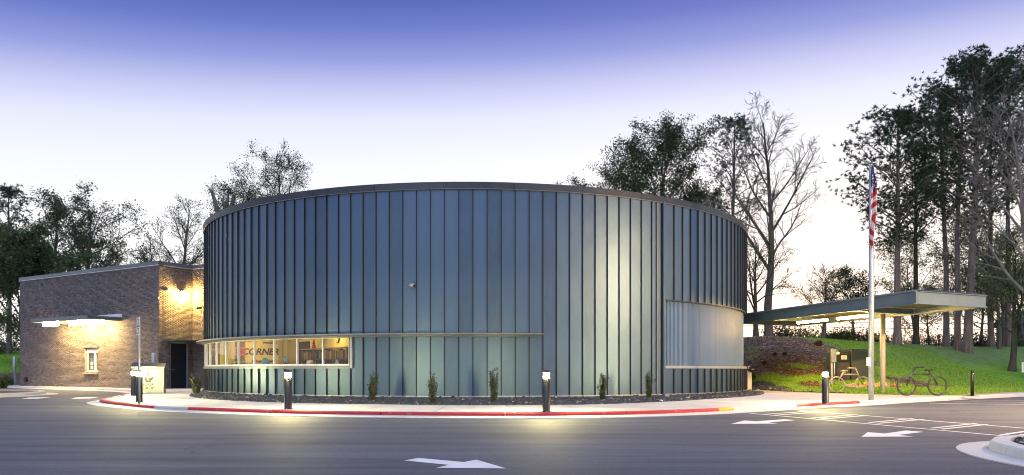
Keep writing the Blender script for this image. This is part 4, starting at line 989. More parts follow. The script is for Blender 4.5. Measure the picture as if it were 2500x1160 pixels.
# corrugated deck
m = MB(); nw = 46; V = []; W = (CB - CA)
for i in range(nw * 4 + 1):
    u = i / (nw * 4); ph_ = i % 4; z = ZC1 + 0.012 + (0.05 if ph_ in (1, 2) else 0.0)
    a = CA + W * (0.004 + 0.992 * u) + Ne * 0.06; b = a + CD * 1.0 - Ne * 0.1; V += [(a.x, a.y, z), (b.x, b.y, z)]
m.add(V, [(2 * i, 2 * i + 2, 2 * i + 3, 2 * i + 1) for i in range(nw * 4)]); m.build('roof_deck', MT['silver'], cw_, True)
m = MB(); A = [CA + Dl * 0.03 + De * 0.04, CB + Dl * 0.03 - De * 0.04, CB + CD - De * 0.04, CA + CD + De * 0.04]; m.prism([tuple(p) for p in A], 3.98, 4.03); m.build('soffit', MT['soffit'], cw_, True)
def cross(u, ext=0.0):
    a = CA + CD * u; b = CB + CD * u; c = (a + b) / 2; D = (b - a).normalized()
    m = MB(); m.box((c.x, c.y, 3.72), ((b - a).length - 0.12, 0.16, 0.5), math.atan2(D.y, D.x)); m.build('cross_beam', MT['soffit'], cw_, True)
COLX, COLY = xat(2155, 33.2), 33.2
ucol = ((Vector((COLX, COLY)) - CA).dot(Dl)) / CD.length
for u in (ucol, 0.78):
    a = CA + CD * u + W * 0.01; b = CB + CD * u - W * 0.01; D = (b - a).normalized(); c = (a + b) / 2
    m = MB(); m.box((c.x, c.y, 3.83), ((b - a).length - 0.1, 0.12, 0.24), math.atan2(D.y, D.x)); m.build('cross_beam', MT['canopy_paint'], cw_, True)
m = MB(); m.lathe([(0.112, 0.0), (0.112, 3.5)], (COLX, COLY, 0.12), 24); m.build('column', MT['tan_paint'], cw_, True)
m = MB(); m.box((COLX, COLY, 0.135), (0.40, 0.40, 0.03)); m.build('base_plate', MT['black'], cw_, True)
q = CA + CD * 0.78 + W * 0.34; m = MB(); m.lathe([(0.15, 0.0), (0.15, 3.29 - 0.1)], (q.x, q.y, tz(q.x, q.y)), 20); 
MT['strip_emit'] = emit('strip_lamp', (1.0, 0.57, 0.15), 160.0)
for y0, y1, lab in ((33.6, 35.7, 'glowing strip light under the canopy nearest the tan column'), (36.4, 38.8, 'glowing strip light under the canopy nearer the round building')):
    c0 = CA + W * 0.32 + CD * ((y0 - CA.y - W.y * 0.32) / CD.y); c1 = CA + W * 0.32 + CD * ((y1 - CA.y - W.y * 0.32) / CD.y); c = (c0 + c1) / 2; L = (c1 - c0).length
    t = thing('strip_light', (c.x, c.y, 3.57), lab, 'strip light', 'strip lights under the right canopy', rz=math.atan2(CD.y, CD.x))
    m = MB(); m.box((0, 0, 0.075), (L, 0.07, 0.03)); m.build('housing', MT['silver'], t)
    m = MB(); m.tube([(-L / 2 + 0.02, 0, 0), (L / 2 - 0.02, 0, 0)], 0.055, 12); m.build('tube', MT['strip_emit'], t)
    for s_ in (-1, 1): m = MB(); m.tube([(s_ * L * 0.4, 0, 0.085), (s_ * L * 0.4, 0, 0.40)], 0.012, 6); m.build('hanger', MT['silver'], t)

# ------------------------------------------------------------------ bollard lamps
MT['bollard_emit'] = emit('bollard_lens', (1.0, 0.84, 0.36), 1900.0)
def bollard():
    t = thing('bollard_lamp', (0, 0, 0))
    m = MB(); m.lathe([(0.105, 0), (0.105, 0.012), (0.1, 0.02), (0.1, 0.84), (0.085, 0.845)], n=28); m.build('post', MT['black'], t)
    m = MB(); m.lathe([(0.078, 0.845), (0.078, 0.975)], n=24); m.build('lens', MT['bollard_emit'], t)
    for k_ in range(4): m = MB(); a = PI / 4 + k_ * PI / 2; m.box((0.09 * math.cos(a), 0.09 * math.sin(a), 0.91), (0.012, 0.012, 0.135)); m.build('strut', MT['black'], t)
    m = MB(); m.lathe([(0.1, 0.975), (0.1, 1.02), (0.09, 1.035)], n=28); m.build('cap', MT['black'], t)
    for k_ in range(3): m = MB(); a = -PI / 2 + k_ * 2 * PI / 3; m.lathe([(0.016, 0.0), (0.016, 0.02)], (0.112 * math.cos(a), 0.112 * math.sin(a), 0.0), 8); m.build('bolt', MT['galv'], t)
    return t
bol = [(703, 999, 'lit black bollard lamp below the ribbon window'), (1334, 1006, 'lit black bollard lamp in front of the middle of the plain metal wall'), (2015, 986, 'lit black bollard lamp beside the bicycle stand and flagpole'),
       (340, 982, 'lit black bollard lamp close behind the sign pole'), (326, 966.3, 'lit black bollard lamp in front of the left end of the book drop')]
proto = bollard()
for i, (px, py, lab) in enumerate(bol):
    o = proto if i == 0 else copy_tree(proto); x, y = gp(px, py, SW); o.location = (x, y, SW)
    tag(o, lab, 'bollard lamp', 'lit bollard lamps along the pavement')
# tall car park lamp beyond the right edge: the photo shows its light as a streak on the metal wall
lp = thing('car_park_lamp', (20.6, 17.9, 0), 'tall car park lamp on a grey pole beyond the right edge', 'street lamp')
m = MB(); m.lathe([(0.11, 0), (0.075, 7.0)], n=16); m.build('pole', MT['galv'], lp)
m = MB(); m.lathe([(0.28, 0), (0.28, 0.6)], n=20); m.build('footing', MT['concrete'], lp)
m = MB(); m.tube([(0, 0, 6.85), (-0.5, 0.4, 6.95)], 0.04, 8); m.build('arm', MT['galv'], lp)
m = MB(); m.box((-0.75, 0.6, 6.98), (0.62, 0.42, 0.12), -0.67); m.build('head', MT['dark_metal'], lp)
m = MB(); m.box((-0.72, 0.30, 6.78), (1.3, 0.02, 0.5), 0.10); m.build('added_light_baffle', MT['dark_metal'], lp)  # added plate out of view, blocks the lamp's light from the near asphalt
m = MB(); m.lathe([(0.03, -0.16), (0.16, -0.12), (0.21, 0.0)], (-0.75, 0.6, 6.92), 16); m.build('lens', emit('car_park_lens', (1.0, 0.62, 0.28), 9500.0), lp)

# ------------------------------------------------------------------ book drop
bx0, by0 = gp(322, 961.5, SW); bx1, by1 = gp(401, 960.7, SW)
D = Vector((bx1 - bx0, by1 - by0)); BW = D.length; bc = Vector(((bx0 + bx1) / 2, (by0 + by1) / 2)); brz = math.atan2(D.y, D.x)
bd = thing('book_drop', (bc.x, bc.y, SW), 'stainless steel book drop box with sloping lid and black lettering', 'book drop', rz=brz)
def sidebox(mb, prof, w0, w1):
    n = len(prof); V = [(w, p[0], p[1]) for w in (w0, w1) for p in prof]; mb.add(V, [list(range(n))[::-1], list(range(n, 2 * n))] + [(i, (i + 1) % n, n + (i + 1) % n, n + i) for i in range(n)]); return mb
m = MB(); sidebox(m, [(0, 0.02), (0.95, 0.02), (0.95, 1.16), (0, 1.13)], -BW / 2, BW / 2); m.build('body', MT['stainless'], bd, bevel=0.012)
m = MB(); sidebox(m, [(-0.10, 1.13), (1.0, 1.20), (1.0, 1.24), (0.5, 1.36), (-0.10, 1.20)], -BW / 2 - 0.04, BW / 2 + 0.04); m.build('lid', MT['stainless'], bd, bevel=0.008)
m = MB(); m.box((0, -0.012, 0.98), (BW * 0.92, 0.02, 0.24)); m.build('hatch', MT['stainless'], bd, bevel=0.006)
m = MB(); m.tube([(-0.25, -0.03, 0.9), (-0.25, -0.07, 0.9), (0.25, -0.07, 0.9), (0.25, -0.03, 0.9)], 0.012, 8); m.build('handle', MT['galv'], bd)
m = MB(); sidebox(m, [(-0.004, 0.0), (0.96, 0.0), (0.96, 0.018), (-0.004, 0.018)], -BW / 2 - 0.004, BW / 2 + 0.004); m.build('plinth', MT['dark_metal'], bd)
ex = -BW / 2 + BW * (362 - 322) / 79.0
text('BOOK', 0.175, MT['plastic_black'], 'lettering', bd, (ex, -0.006, 0.40), bold=0.003); text('DROP', 0.175, MT['plastic_black'], 'lettering', bd, (ex, -0.006, 0.24), bold=0.003)
em = disc(0.052, -0.008, -0.002, MT['plastic_black'], 'emblem_head', bd, 20, (ex - 0.03, 0.85))
def flatpoly(poly, name): 
    mb = MB(); n = len(poly); mb.add([(p[0], -0.008, p[1]) for p in poly] + [(p[0], -0.002, p[1]) for p in poly], [list(range(n)), list(range(2 * n - 1, n - 1, -1))] + [((i + 1) % n, i, n + i, n + (i + 1) % n) for i in range(n)]); return mb.build(name, MT['plastic_black'], bd)
e = lambda q: [(ex + a, 0.50 + b) for a, b in q]
flatpoly(e([(-0.13, 0.24), (-0.075, 0.27), (-0.06, 0.1), (0.02, 0.07), (0.10, 0.07), (0.13, 0.03), (0.08, 0.0), (-0.08, 0.0), (-0.13, 0.04)]), 'emblem_body')
flatpoly(e([(0.02, 0.16), (0.10, 0.22), (0.12, 0.20), (0.20, 0.24), (0.19, 0.14), (0.11, 0.08), (0.03, 0.07)]), 'emblem_book')

# ------------------------------------------------------------------ signs and posts on the left
sx, sy = gp(340, 994, SW); sp_ = thing('sign_post', (sx, sy, SW), 'thin galvanised post with two narrow white signs at the kerb', 'road sign', rz=R_(-50))
m = MB(); m.tube([(0, 0, 0), (0, 0, 2.55)], 0.027, 10); m.build('post', MT['galv'], sp_)
m = MB(); m.lathe([(0.05, 0), (0.05, 0.06), (0.03, 0.08)], n=12); m.build('footing', MT['red_paint'], sp_)
for zc, h in ((2.41, 0.22), (2.14, 0.23)):
    m = MB(); m.box((0, -0.032, zc), (0.30, 0.006, h)); pl_ = m.build('sign_plate', MT['white_paint'], sp_)
    m = MB(); m.box((0, -0.037, zc), (0.22, 0.004, h * 0.66)); m.build('printed_border', MT['sign_dark'], pl_)
    m = MB(); m.box((0, -0.041, zc), (0.16, 0.004, h * 0.5)); m.build('printed_field', MT['white_paint'], pl_)
m = MB(); m.box((0, -0.033, 2.278), (0.30, 0.006, 0.045)); m.build('red_band', MT['sign_red'], sp_)
def steel_post(x, y, h, label):
    t = thing('steel_post', (x, y, SW), label, 'post', 'galvanised guard posts by the brick building')
    m = MB(); m.lathe([(0.105, 0), (0.105, h - 0.03), (0.08, h)], n=20); m.build('post', MT['galv'], t); m = MB(); m.lathe([(0.14, 0), (0.13, 0.03)], n=20); m.build('collar', MT['concrete'], t)
steel_post(xat(35.5, 51), 51, 1.95, 'pale steel guard post at the far left end of the brick wall')
steel_post(xat(375.5, 40.3), 40.3, 1.95, 'pale steel guard post behind the book drop by the brick corner')

# ------------------------------------------------------------------ flagpole and flag
fx, fy = gp(2127, 977, SW); FZ = zat(404, fy)
fp = thing('flagpole', (fx, fy, SW), 'tall silver flagpole beside the bicycle stand', 'flagpole')
m = MB(); m.lathe([(0.088, 0), (0.085, 3.0), (0.07, FZ - SW - 0.1)], n=24); m.build('pole', MT['galv'], fp)
m = MB(); m.lathe([(0.04, FZ - SW - 0.1), (0.075, FZ - SW - 0.05), (0.075, FZ - SW), (0.03, FZ - SW + 0.05)], n=18); m.build('finial', MT['silver'], fp)
m = MB(); m.box((-0.11, -0.03, zat(883, fy) - SW), (0.10, 0.12, 0.30)); m.build('cleat_cover', MT['white_paint'], fp)
m = MB(); m.tube([(0.085, -0.02, 1.3), (0.078, -0.02, FZ - SW - 0.1)], 0.006, 6); m.build('halyard', MT['white_cloth'], fp)
fl = thing('flag', (fx, fy - 0.1, FZ), 'limp stars and stripes flag hanging down the silver flagpole', 'flag')
nu, nv = 26, 110; L = 2.72; V = []; Fs = []; mi = []
for j in range(nv + 1):
    v = j / nv; wdt = 0.05 + 0.18 * min(1, v / 0.16) * (1 - 0.35 * max(0, (v - 0.55) / 0.45)) ; cx = 0.02 + 0.05 * math.sin(v * 5) * v
    for i_ in range(nu + 1):
        u = i_ / nu; V.append((-0.06 + cx + wdt * (u - 0.32), -0.05 - 0.055 * math.sin(u * 9 + v * 3.0) * min(1, v * 5) - 0.05 * math.sin(u * 3.1), -0.05 - L * v - 0.12 * u * (1 if v > 0.05 else 0)))
for j in range(nv):
    for i_ in range(nu):
        v = (j + 0.5) / nv; u = (i_ + 0.5) / nu; Fs.append((j * (nu + 1) + i_, (j + 1) * (nu + 1) + i_, (j + 1) * (nu + 1) + i_ + 1, j * (nu + 1) + i_ + 1))
        if v < 0.33 - 0.16 * abs(u - 0.35) and u < 0.85: mi.append(2)
        else: mi.append(int(math.floor(v * 11.5 + (u - 0.5) * (1.7 if v < 0.65 else -1.4) + 0.3 * math.sin(v * 14) + 40)) % 2)
m = MB(); m.add(V, Fs, 0, True); m.m = mi; cl = m.build('cloth', [MT['white_cloth'], MT['red_cloth'], MT['blue_cloth']], fl)
sv = MB(); star = []
for k_ in range(10): r_ = 0.034 if k_ % 2 == 0 else 0.015; a = PI / 2 + k_ * PI / 5; star.append((r_ * math.cos(a), 0, r_ * math.sin(a)))
sv.add(star, [list(range(9, -1, -1))]); so = sv.build('star', MT['white_cloth']); sme = so.data; bpy.data.objects.remove(so)
for (u, v) in ((0.3, 0.12), (0.55, 0.14), (0.2, 0.17), (0.45, 0.19), (0.7, 0.19), (0.3, 0.23), (0.6, 0.235), (0.2, 0.27), (0.45, 0.275), (0.72, 0.26)):
    j, i_ = int(v * nv), int(u * nu); P = V[j * (nu + 1) + i_]; s2 = link('star', sme, fl, (P[0], P[1] - 0.012, P[2]))

# ------------------------------------------------------------------ bicycle stands
def bike(px0, px1, py, d, r, mat, label, flip):
    x0 = xat(px0, d); x1 = xat(px1, d); z0 = SW; W_ = x1 - x0; t = thing('bicycle_stand', ((x0 + x1) / 2, d, z0), label, 'bicycle stand', 'bicycle shaped stands by the canopy')
    h = W_ / 2; zc = r + 0.03; k = 0.033; s = flip
    for sg in (-1, 1):
        m = MB(); m.tube([(sg * h + r * math.cos(2 * PI * i / 36), 0, zc + r * math.sin(2 * PI * i / 36)) for i in range(36)], k, 8, closed=True); m.build('wheel', mat, t)
        m = MB(); m.box((sg * h, 0, 0.012), (0.16, 0.12, 0.014)); m.box((sg * h, 0, 0.03), (0.05, 0.02, 0.03)); m.build('foot', mat, t)
    m = MB(); m.tube([(-h + r - 0.01, 0, zc), (h - r + 0.01, 0, zc)], k, 8); m.build('lower_bar', mat, t)
    hb = 1.02
    m = MB(); m.tube([(s * -(h - 0.06 + 0.0) - s * 0.06, 0, zc + 0.06), (s * -(h * 0.42), 0, zc + 0.62)], k, 8); m.build('seat_post', mat, t)
    m = MB(); m.tube([(s * -(h * 0.42) - 0.16, 0, zc + 0.635), (s * -(h * 0.42) + 0.16, 0, zc + 0.635)], k * 1.15, 8); m.build('saddle', mat, t)
    m = MB(); m.tube([(s * h, 0, zc + 0.0), (s * (h * 0.44), 0, zc + 0.74)], k, 8); m.build('fork', mat, t)
    m = MB(); m.tube([(s * (h * 0.44), 0, zc + 0.745), (s * (h * 0.44) - s * 0.36, 0, zc + 0.75)], k, 8); m.build('handlebar', mat, t)
    m = MB(); a = zc + 0.46; m.tube([(s * -(h * 0.56), 0, a), (s * (h * 0.63), 0, a)], k, 8); m.build('top_bar', mat, t)
bike(2042.5, 2106.5, 939, 34.6, 0.345, MT['bronze'], 'tan bicycle shaped stand partly behind the flagpole', 1)
bike(2213, 2288.5, 944, 30.75, 0.375, MT['grey_tube'], 'dark grey bicycle shaped stand in front of the open grass', -1)
x, y = xat(2373.5, 30.2), 30.2; t = thing('black_post', (x, y, SW), 'short plain black post at the pavement edge by the grass', 'post')
m = MB(); m.lathe([(0.062, 0), (0.062, 0.92), (0.05, 0.93), (0.05, 0.95), (0.064, 0.955), (0.064, 1.0), (0.04, 1.03)], n=20); m.build('shaft', MT['black'], t)
m = MB(); m.lathe([(0.27, 0), (0.27, 0.018), (0.08, 0.03)], n=24); m.build('base_plate', MT['black'], t)
m = MB(); m.box((0, -0.062, 0.9), (0.03, 0.01, 0.04)); m.build('latch', MT['white_paint'], t)

# ------------------------------------------------------------------ electrical equipment
ed = 38.0; ez = 0.46
ec = thing('electrical_cabinet', (xat(2081, ed), ed, ez), 'pair of dark green electrical cabinets on a concrete pad', 'electrical cabinet')
xa, xb, xc = xat(2043, ed) - ec.location.x, xat(2076, ed) - ec.location.x, xat(2117, ed) - ec.location.x
m = MB(); sidebox(m, [(0, 0), (1.3, 0), (1.3, 1.6), (0.15, 1.66), (0, 1.58)], xa, xb - 0.012); m.build('left_cabinet', MT['green_box'], ec, bevel=0.02)
m = MB(); sidebox(m, [(-0.1, 0), (1.35, 0), (1.35, 1.74), (0.0, 1.76), (-0.1, 1.68)], xb + 0.012, xc); m.build('right_cabinet', MT['green_box'], ec, bevel=0.025)
for k_ in range(2):
    m = MB(); m.box((xa + (xb - xa) * (0.28 + 0.46 * k_), -0.012, 0.58), ((xb - xa) * 0.42, 0.03, 1.0)); dd = m.build('door', MT['dark_metal'], ec)
    m = MB(); m.box((xa + (xb - xa) * (0.40 + 0.2 * k_), -0.035, 0.62), (0.03, 0.02, 0.14)); m.build('handle', MT['galv'], dd)
m = MB(); m.box((xa + (xb - xa) * 0.5, -0.02, 1.30), ((xb - xa) * 0.72, 0.05, 0.34)); m.build('meter_hatch', MT['dark_metal'], ec)
m = MB(); m.box((xa + (xb - xa) * 0.5, -0.05, 1.33), (0.28, 0.012, 0.2)); lb = m.build('white_label', MT['white_paint'], ec)
for k_ in range(3): m = MB(); m.box((xa + (xb - xa) * 0.5 + 0.0, -0.058, 1.28 + 0.045 * k_), (0.20 - 0.04 * k_, 0.003, 0.012)); m.build('printed_line', MT['sign_dark'], lb)
m = MB(); m.box(((xa + xc) / 2 - 0.12, 0.62, -0.14), (xc - xa + 0.75, 1.75, 0.28)); m.build('pad', MT['kerb'], ec)
mx, my = xat(2031, 37.6), 37.6; mz = tz(mx, my)
t = thing('electric_meter', (mx, my, mz - 0.05), 'grey electric meter box on a post left of the green cabinets', 'electric meter')
m = MB(); m.box((0, 0, 0.9), (0.09, 0.09, 1.8)); m.build('post', MT['galv'], t)
m = MB(); m.box((0.05, -0.10, 1.45), (0.22, 0.12, 0.62)); m.build('meter_box', MT['galv'], t, bevel=0.01)
m = MB(); m.tube([(0.06, -0.16, 1.15), (0.06, -0.16, 0.1)], 0.025, 8); m.build('conduit', MT['galv'], t)
m = MB(); m.tube([(0.16, -0.12, 1.56), (0.30, -0.12, 1.56)], 0.08, 14); m.build('meter_dial', MT['white_paint'], t)
MT['rock'] = stone_mat('river_rock', [(0, (0.22, 0.14, 0.10)), (0.5, (0.36, 0.27, 0.20)), (1, (0.46, 0.38, 0.31))], 0.9)
def rock_mesh(seed):
    r = np.random.RandomState(seed); bm = bmesh.new(); bmesh.ops.create_icosphere(bm, subdivisions=2, radius=1.0)
    for v in bm.verts:
        q = v.co.copy(); f_ = 1 + 0.16 * math.sin(q.x * 3 + seed) + 0.14 * math.sin(q.y * 4 + seed * 2) + r.uniform(-0.05, 0.05); v.co = q * f_; v.co.z *= 0.75
    me = bpy.data.meshes.new('rock'); bm.to_mesh(me); bm.free(); me.materials.append(MT['rock_one']); me.polygons.foreach_set('use_smooth', [True] * len(me.polygons)); return me
M = Mat('rock_one'); M.col(M.mix(1.0, M.ramp(M.new('ShaderNodeObjectInfo').outputs['Random'], [(0, (0.20, 0.12, 0.09)), (0.5, (0.36, 0.27, 0.20)), (1, (0.48, 0.41, 0.34))]), M.ramp(M.noise(2.5, 4), [(0.3, (0.7, 0.7, 0.7)), (0.7, (1.15, 1.15, 1.15))]), 'MULTIPLY')); M.set(Roughness=0.9); MT['rock_one'] = M.m
rms = [rock_mesh(i) for i in range(5)]
ORD = 'first second third fourth fifth sixth seventh eighth ninth tenth eleventh twelfth thirteenth fourteenth fifteenth sixteenth seventeenth'.split()
for i in range(34):
    x = ec.location.x - 0.95 + 2.15 * (i % 17) / 16 + rnd.uniform(-0.05, 0.05); y = 35.9 + rnd.uniform(-0.15, 0.15) + (0.42 if i >= 17 else 0.0); s_ = rnd.uniform(0.10, 0.16)
    o = link('rock', rms[i % 5], None, (x, y, tz(x, y) + s_ * 0.35), rnd.random() * 6); o.scale = (s_ * rnd.uniform(0.9, 1.3), s_, s_)
    tag(o, f"{['small', 'rounded', 'broad'][0 if s_ < 0.12 else 1 if s_ < 0.14 else 2]} tan rock below the cabinet pad, {ORD[i % 17]} from the lit bollard in the {'front' if i < 17 else 'back'} row", 'rock', 'rocks below the cabinet pad')
# pier and hose reel at the right end of the metal wall
p_ = R_(83); x, y = xat(1828.5, 39.0), 39.0
t = thing('pipe_pier', (x, y, 0.1), 'small tan pier with black pipe fitting at the right end of the wall', 'pipe')
m = MB(); m.box((0, 0, 0.5), (0.22, 0.22, 1.0)); m.build('pier', MT['tan_paint'], t, bevel=0.01)
m = MB(); m.tube([(-0.06, -0.05, 1.0), (-0.06, -0.05, 1.24), (0.03, -0.05, 1.26)], 0.025, 8); m.build('pipe', MT['tan_paint'], t)
m = MB(); m.lathe([(0.05, 0.95), (0.16, 1.0), (0.17, 1.1), (0.08, 1.15)], (0.08, -0.08, 0), 14); m.build('fitting', MT['black'], t)
x, y = xat(1491 + 12, 27.9), 27.9
# white sign far right
t = thing('white_sign', (xat(2502, 46), 46, tz(xat(2502, 46), 46)), 'small white sign at the right edge on the grass', 'sign')
m = MB(); m.tube([(0, 0, 0), (0, 0, 1.0)], 0.03, 8); m.build('post', MT['galv'], t); m = MB(); m.box((0, -0.03, 0.85), (0.42, 0.02, 0.62)); pl_ = m.build('sign_plate', MT['white_paint'], t)
for k_ in range(4): m = MB(); m.box((0, -0.043, 1.05 - 0.12 * k_), (0.3 - 0.05 * (k_ % 2), 0.004, 0.03)); m.build('printed_line', MT['galv'], pl_)
# house between the trees at the far right
hx, hy = xat(2512, 76), 76.0; hz = tz(hx, hy)
t = thing('house', (hx, hy, hz), 'dark brown house half hidden by tree trunks at the right edge', 'house')
MT['house_wall'] = simple('house_wall', (0.07, 0.045, 0.035), 0.85, 0, 0.15); MT['house_roof'] = simple('house_roof', (0.045, 0.035, 0.035), 0.9, 0, 0.2)
m = MB(); m.box((2.6, 2, 1.2), (6.0, 5, 2.6)); m.build('wall', MT['house_wall'], t)
m = MB(); sidebox(m, [(-1.0, 2.4), (5.0, 2.4), (2.0, 4.1)], -0.9, 6.1); m.build('roof', MT['house_roof'], t)
for wx in (0.45, 2.6, 4.6):
    m = MB(); m.box((wx, -0.52, 1.3), (0.9, 0.06, 1.0)); wf = m.build('window', MT['tan_paint'], t); m = MB(); m.box((wx, -0.56, 1.3), (0.76, 0.03, 0.86)); m.build('pane', MT['dark_metal'], wf)
# power line
t = thing('power_line', (30, 66, 8.0), 'thin dark power lines crossing behind the tree trunks on the right', 'power line')
for k_, dz in enumerate((0.0, 0.45)):
    m = MB(); m.tube([(xat(1960, 66) - 8 + 70 * i / 24, 66 + 0.2 * k_, zat(786, 66) - dz + 0.5 * ((i - 12) / 12) ** 2 - 0.25) for i in range(25)], 0.02, 5); m.build('wire', MT['black'], t, True)

# ------------------------------------------------------------------ trees
class Tree:
    def __init__(s, seed): s.r = np.random.RandomState(seed); s.V = []; s.F3 = []; s.n = 0; s.tips = []
    def tube(s, P, Rr):
        P = np.asarray(P); m = len(P); k = 8 if Rr[0] > 0.12 else (5 if Rr[0] > 0.04 else 3)
        T = np.gradient(P, axis=0); T /= np.linalg.norm(T, axis=1)[:, None] + 1e-9
        ref = np.array([0.31, 0.87, 0.12]) if abs(T[0, 2]) > 0.6 else np.array([0.05, 0.1, 1.0])
        A = np.cross(T, ref); A /= np.linalg.norm(A, axis=1)[:, None] + 1e-9; B = np.cross(T, A)
        a = np.arange(k) * 2 * PI / k; ring_ = A[:, None] * np.cos(a)[None, :, None] + B[:, None] * np.sin(a)[None, :, None]
        s.V.append((P[:, None] + ring_ * np.asarray(Rr)[:, None, None]).reshape(-1, 3))
        i = np.arange(m - 1)[:, None] * k; j = np.arange(k)[None]; j2 = (j + 1) % k
        s.F3.append((np.stack([i + j, i + j2, i + k + j2, i + k + j], -1).reshape(-1, 4)) + s.n); s.n += m * k
    def grow(s, p, d, L, r0, lvl, K, r1=None):
        R = s.r; seg = K['seg'][min(lvl, len(K['seg']) - 1)]; m = max(3, int(L / seg) + 1); P = [np.array(p, float)]; d = np.array(d, float)
        gn = K['gnarl'][min(lvl, len(K['gnarl']) - 1)]; up = K['up'][min(lvl, len(K['up']) - 1)]; dirs = [d]
        for i in range(m - 1):
            d = d + R.normal(0, gn, 3); d[2] += up; d = d / np.linalg.norm(d); P.append(P[-1] + d * L / (m - 1)); dirs.append(d)
        r1 = r0 * 0.25 if r1 is None else r1; Rr = np.linspace(max(r0, 0.012), max(r1, 0.009), m)
        if lvl == 0: Rr[0] *= 1.35
        s.tube(P, Rr); P = np.array(P)
        if lvl >= K['levels']:
            s.tips.append((P, dirs[-1])); return P
        if lvl == K['levels'] - 1 and K.get('tip_all'): s.tips.append((P[m // 2:], dirs[-1]))
        nc = K['kids'][lvl]; nc = int(nc) + (R.rand() < nc % 1); f0 = K['start'][lvl]
        for c in range(nc):
            f = f0 + (1 - f0) * ((c + R.rand()) / nc) ** K.get('bias', 1.0); f = min(f, 0.985); x = f * (m - 1); i = int(x); q = P[i] + (P[min(i + 1, m - 1)] - P[i]) * (x - i); td = dirs[min(i + 1, m - 1)]
            ang = K['ang'][lvl] + R.normal(0, 0.15); ang *= (1 - K.get('angtop', 0) * f) if lvl == 0 else 1
            az = R.rand() * 2 * PI if lvl > 0 else c * 2.4 + R.rand() * 0.8
            n1 = np.cross(td, [0.0, 0.0, 1.0]) if abs(td[2]) < 0.95 else np.cross(td, [1.0, 0.0, 0.0]); n1 /= np.linalg.norm(n1); n2 = np.cross(td, n1)
            dd = td * math.cos(ang) + (n1 * math.cos(az) + n2 * math.sin(az)) * math.sin(ang)
            prof = K['prof'](f) if lvl == 0 else (1.1 - 0.6 * f)
            Lc = (K['spread'] if lvl == 0 else L * K['ratio'][lvl]) * prof * R.uniform(0.75, 1.2)
            rb = r0 + (r1 - r0) * f; rc = min(rb * K.get('rr', 0.6), Lc * K.get('rl', 0.022) + 0.004)
            if Lc > 0.15: s.grow(q, dd, Lc, rc, lvl + 1, K)
        return P
def cards(pts, dirs, size, R, n_per, spread, long=1.0, tri=True):
    """little leaf-shaped faces scattered round points"""
    P = np.repeat(pts, n_per, 0); m = len(P); P = P + R.normal(0, spread, (m, 3)) * [1, 1, 0.8]
    a = R.normal(0, 1, (m, 3)); a /= np.linalg.norm(a, axis=1)[:, None]; b = np.cross(a, R.normal(0, 1, (m, 3))); b /= np.linalg.norm(b, axis=1)[:, None]
    s_ = size * R.uniform(0.6, 1.4, (m, 1)); a = a * s_ * long; b = b * s_ * (0.5 if long == 1 else 0.12)
    V = np.stack([P - a, P - b * 0.9 + a * 0.1, P + a, P + b], 1).reshape(-1, 3); return V, np.arange(4 * m).reshape(-1, 4)
def needles(pts, R, n_per, size):
    P = np.repeat(pts, n_per, 0); m = len(P); a = R.normal(0, 1, (m, 3)); a[:, 2] = a[:, 2] * 0.8 + 0.25; a /= np.linalg.norm(a, axis=1)[:, None]
    b = np.cross(a, R.normal(0, 1, (m, 3))); b /= np.linalg.norm(b, axis=1)[:, None]; L = size * R.uniform(0.5, 1.3, (m, 1)); w = size * 0.11
    V = np.stack([P - b * w, P + b * w, P + a * L + b * w * 0.3], 1).reshape(-1, 3); return V, np.arange(3 * m).reshape(-1, 3)
KP = dict(levels=2, seg=[1.2, 0.6, 0.5], gnarl=[0.012, 0.10, 0.15], up=[0.01, 0.035, 0.05], kids=[38, 7, 0], start=[0.5, 0.3, 0], ang=[1.35, 0.8], angtop=0.45, ratio=[0, 0.42], rr=0.5, rl=0.02, tip_all=True)
KD = dict(levels=3, seg=[0.8, 0.7, 0.5, 0.4], gnarl=[0.05, 0.09, 0.14, 0.2], up=[0.02, 0.05, 0.04, 0.02], kids=[15, 8, 6, 0], start=[0.28, 0.2, 0.15, 0], ang=[1.05, 0.75, 0.8], angtop=0.4, ratio=[0, 0.48, 0.5], rr=0.62, rl=0.024, tip_all=True)
KB = dict(levels=4, seg=[0.9, 0.7, 0.5, 0.4, 0.3], gnarl=[0.03, 0.06, 0.11, 0.15, 0.18], up=[0.02, 0.05, 0.04, 0.03, 0.02], kids=[15, 8, 6, 4, 0], start=[0.28, 0.2, 0.15, 0.15, 0], ang=[0.85, 0.62, 0.62, 0.65], angtop=0.4, ratio=[0, 0.5, 0.5, 0.5], rr=0.6, rl=0.016)
prof_pine = lambda f: float(np.interp(f, [0.3, 0.5, 0.68, 0.82, 0.93, 1.0], [0.5, 0.8, 1.05, 0.85, 0.5, 0.12]))
prof_round = lambda f: float(np.interp(f, [0.15, 0.35, 0.6, 0.85, 1.0], [0.9, 1.15, 1.05, 0.75, 0.45]))
prof_up = lambda f: float(np.interp(f, [0.2, 0.4, 0.7, 1.0], [1.05, 1.0, 0.7, 0.3]))
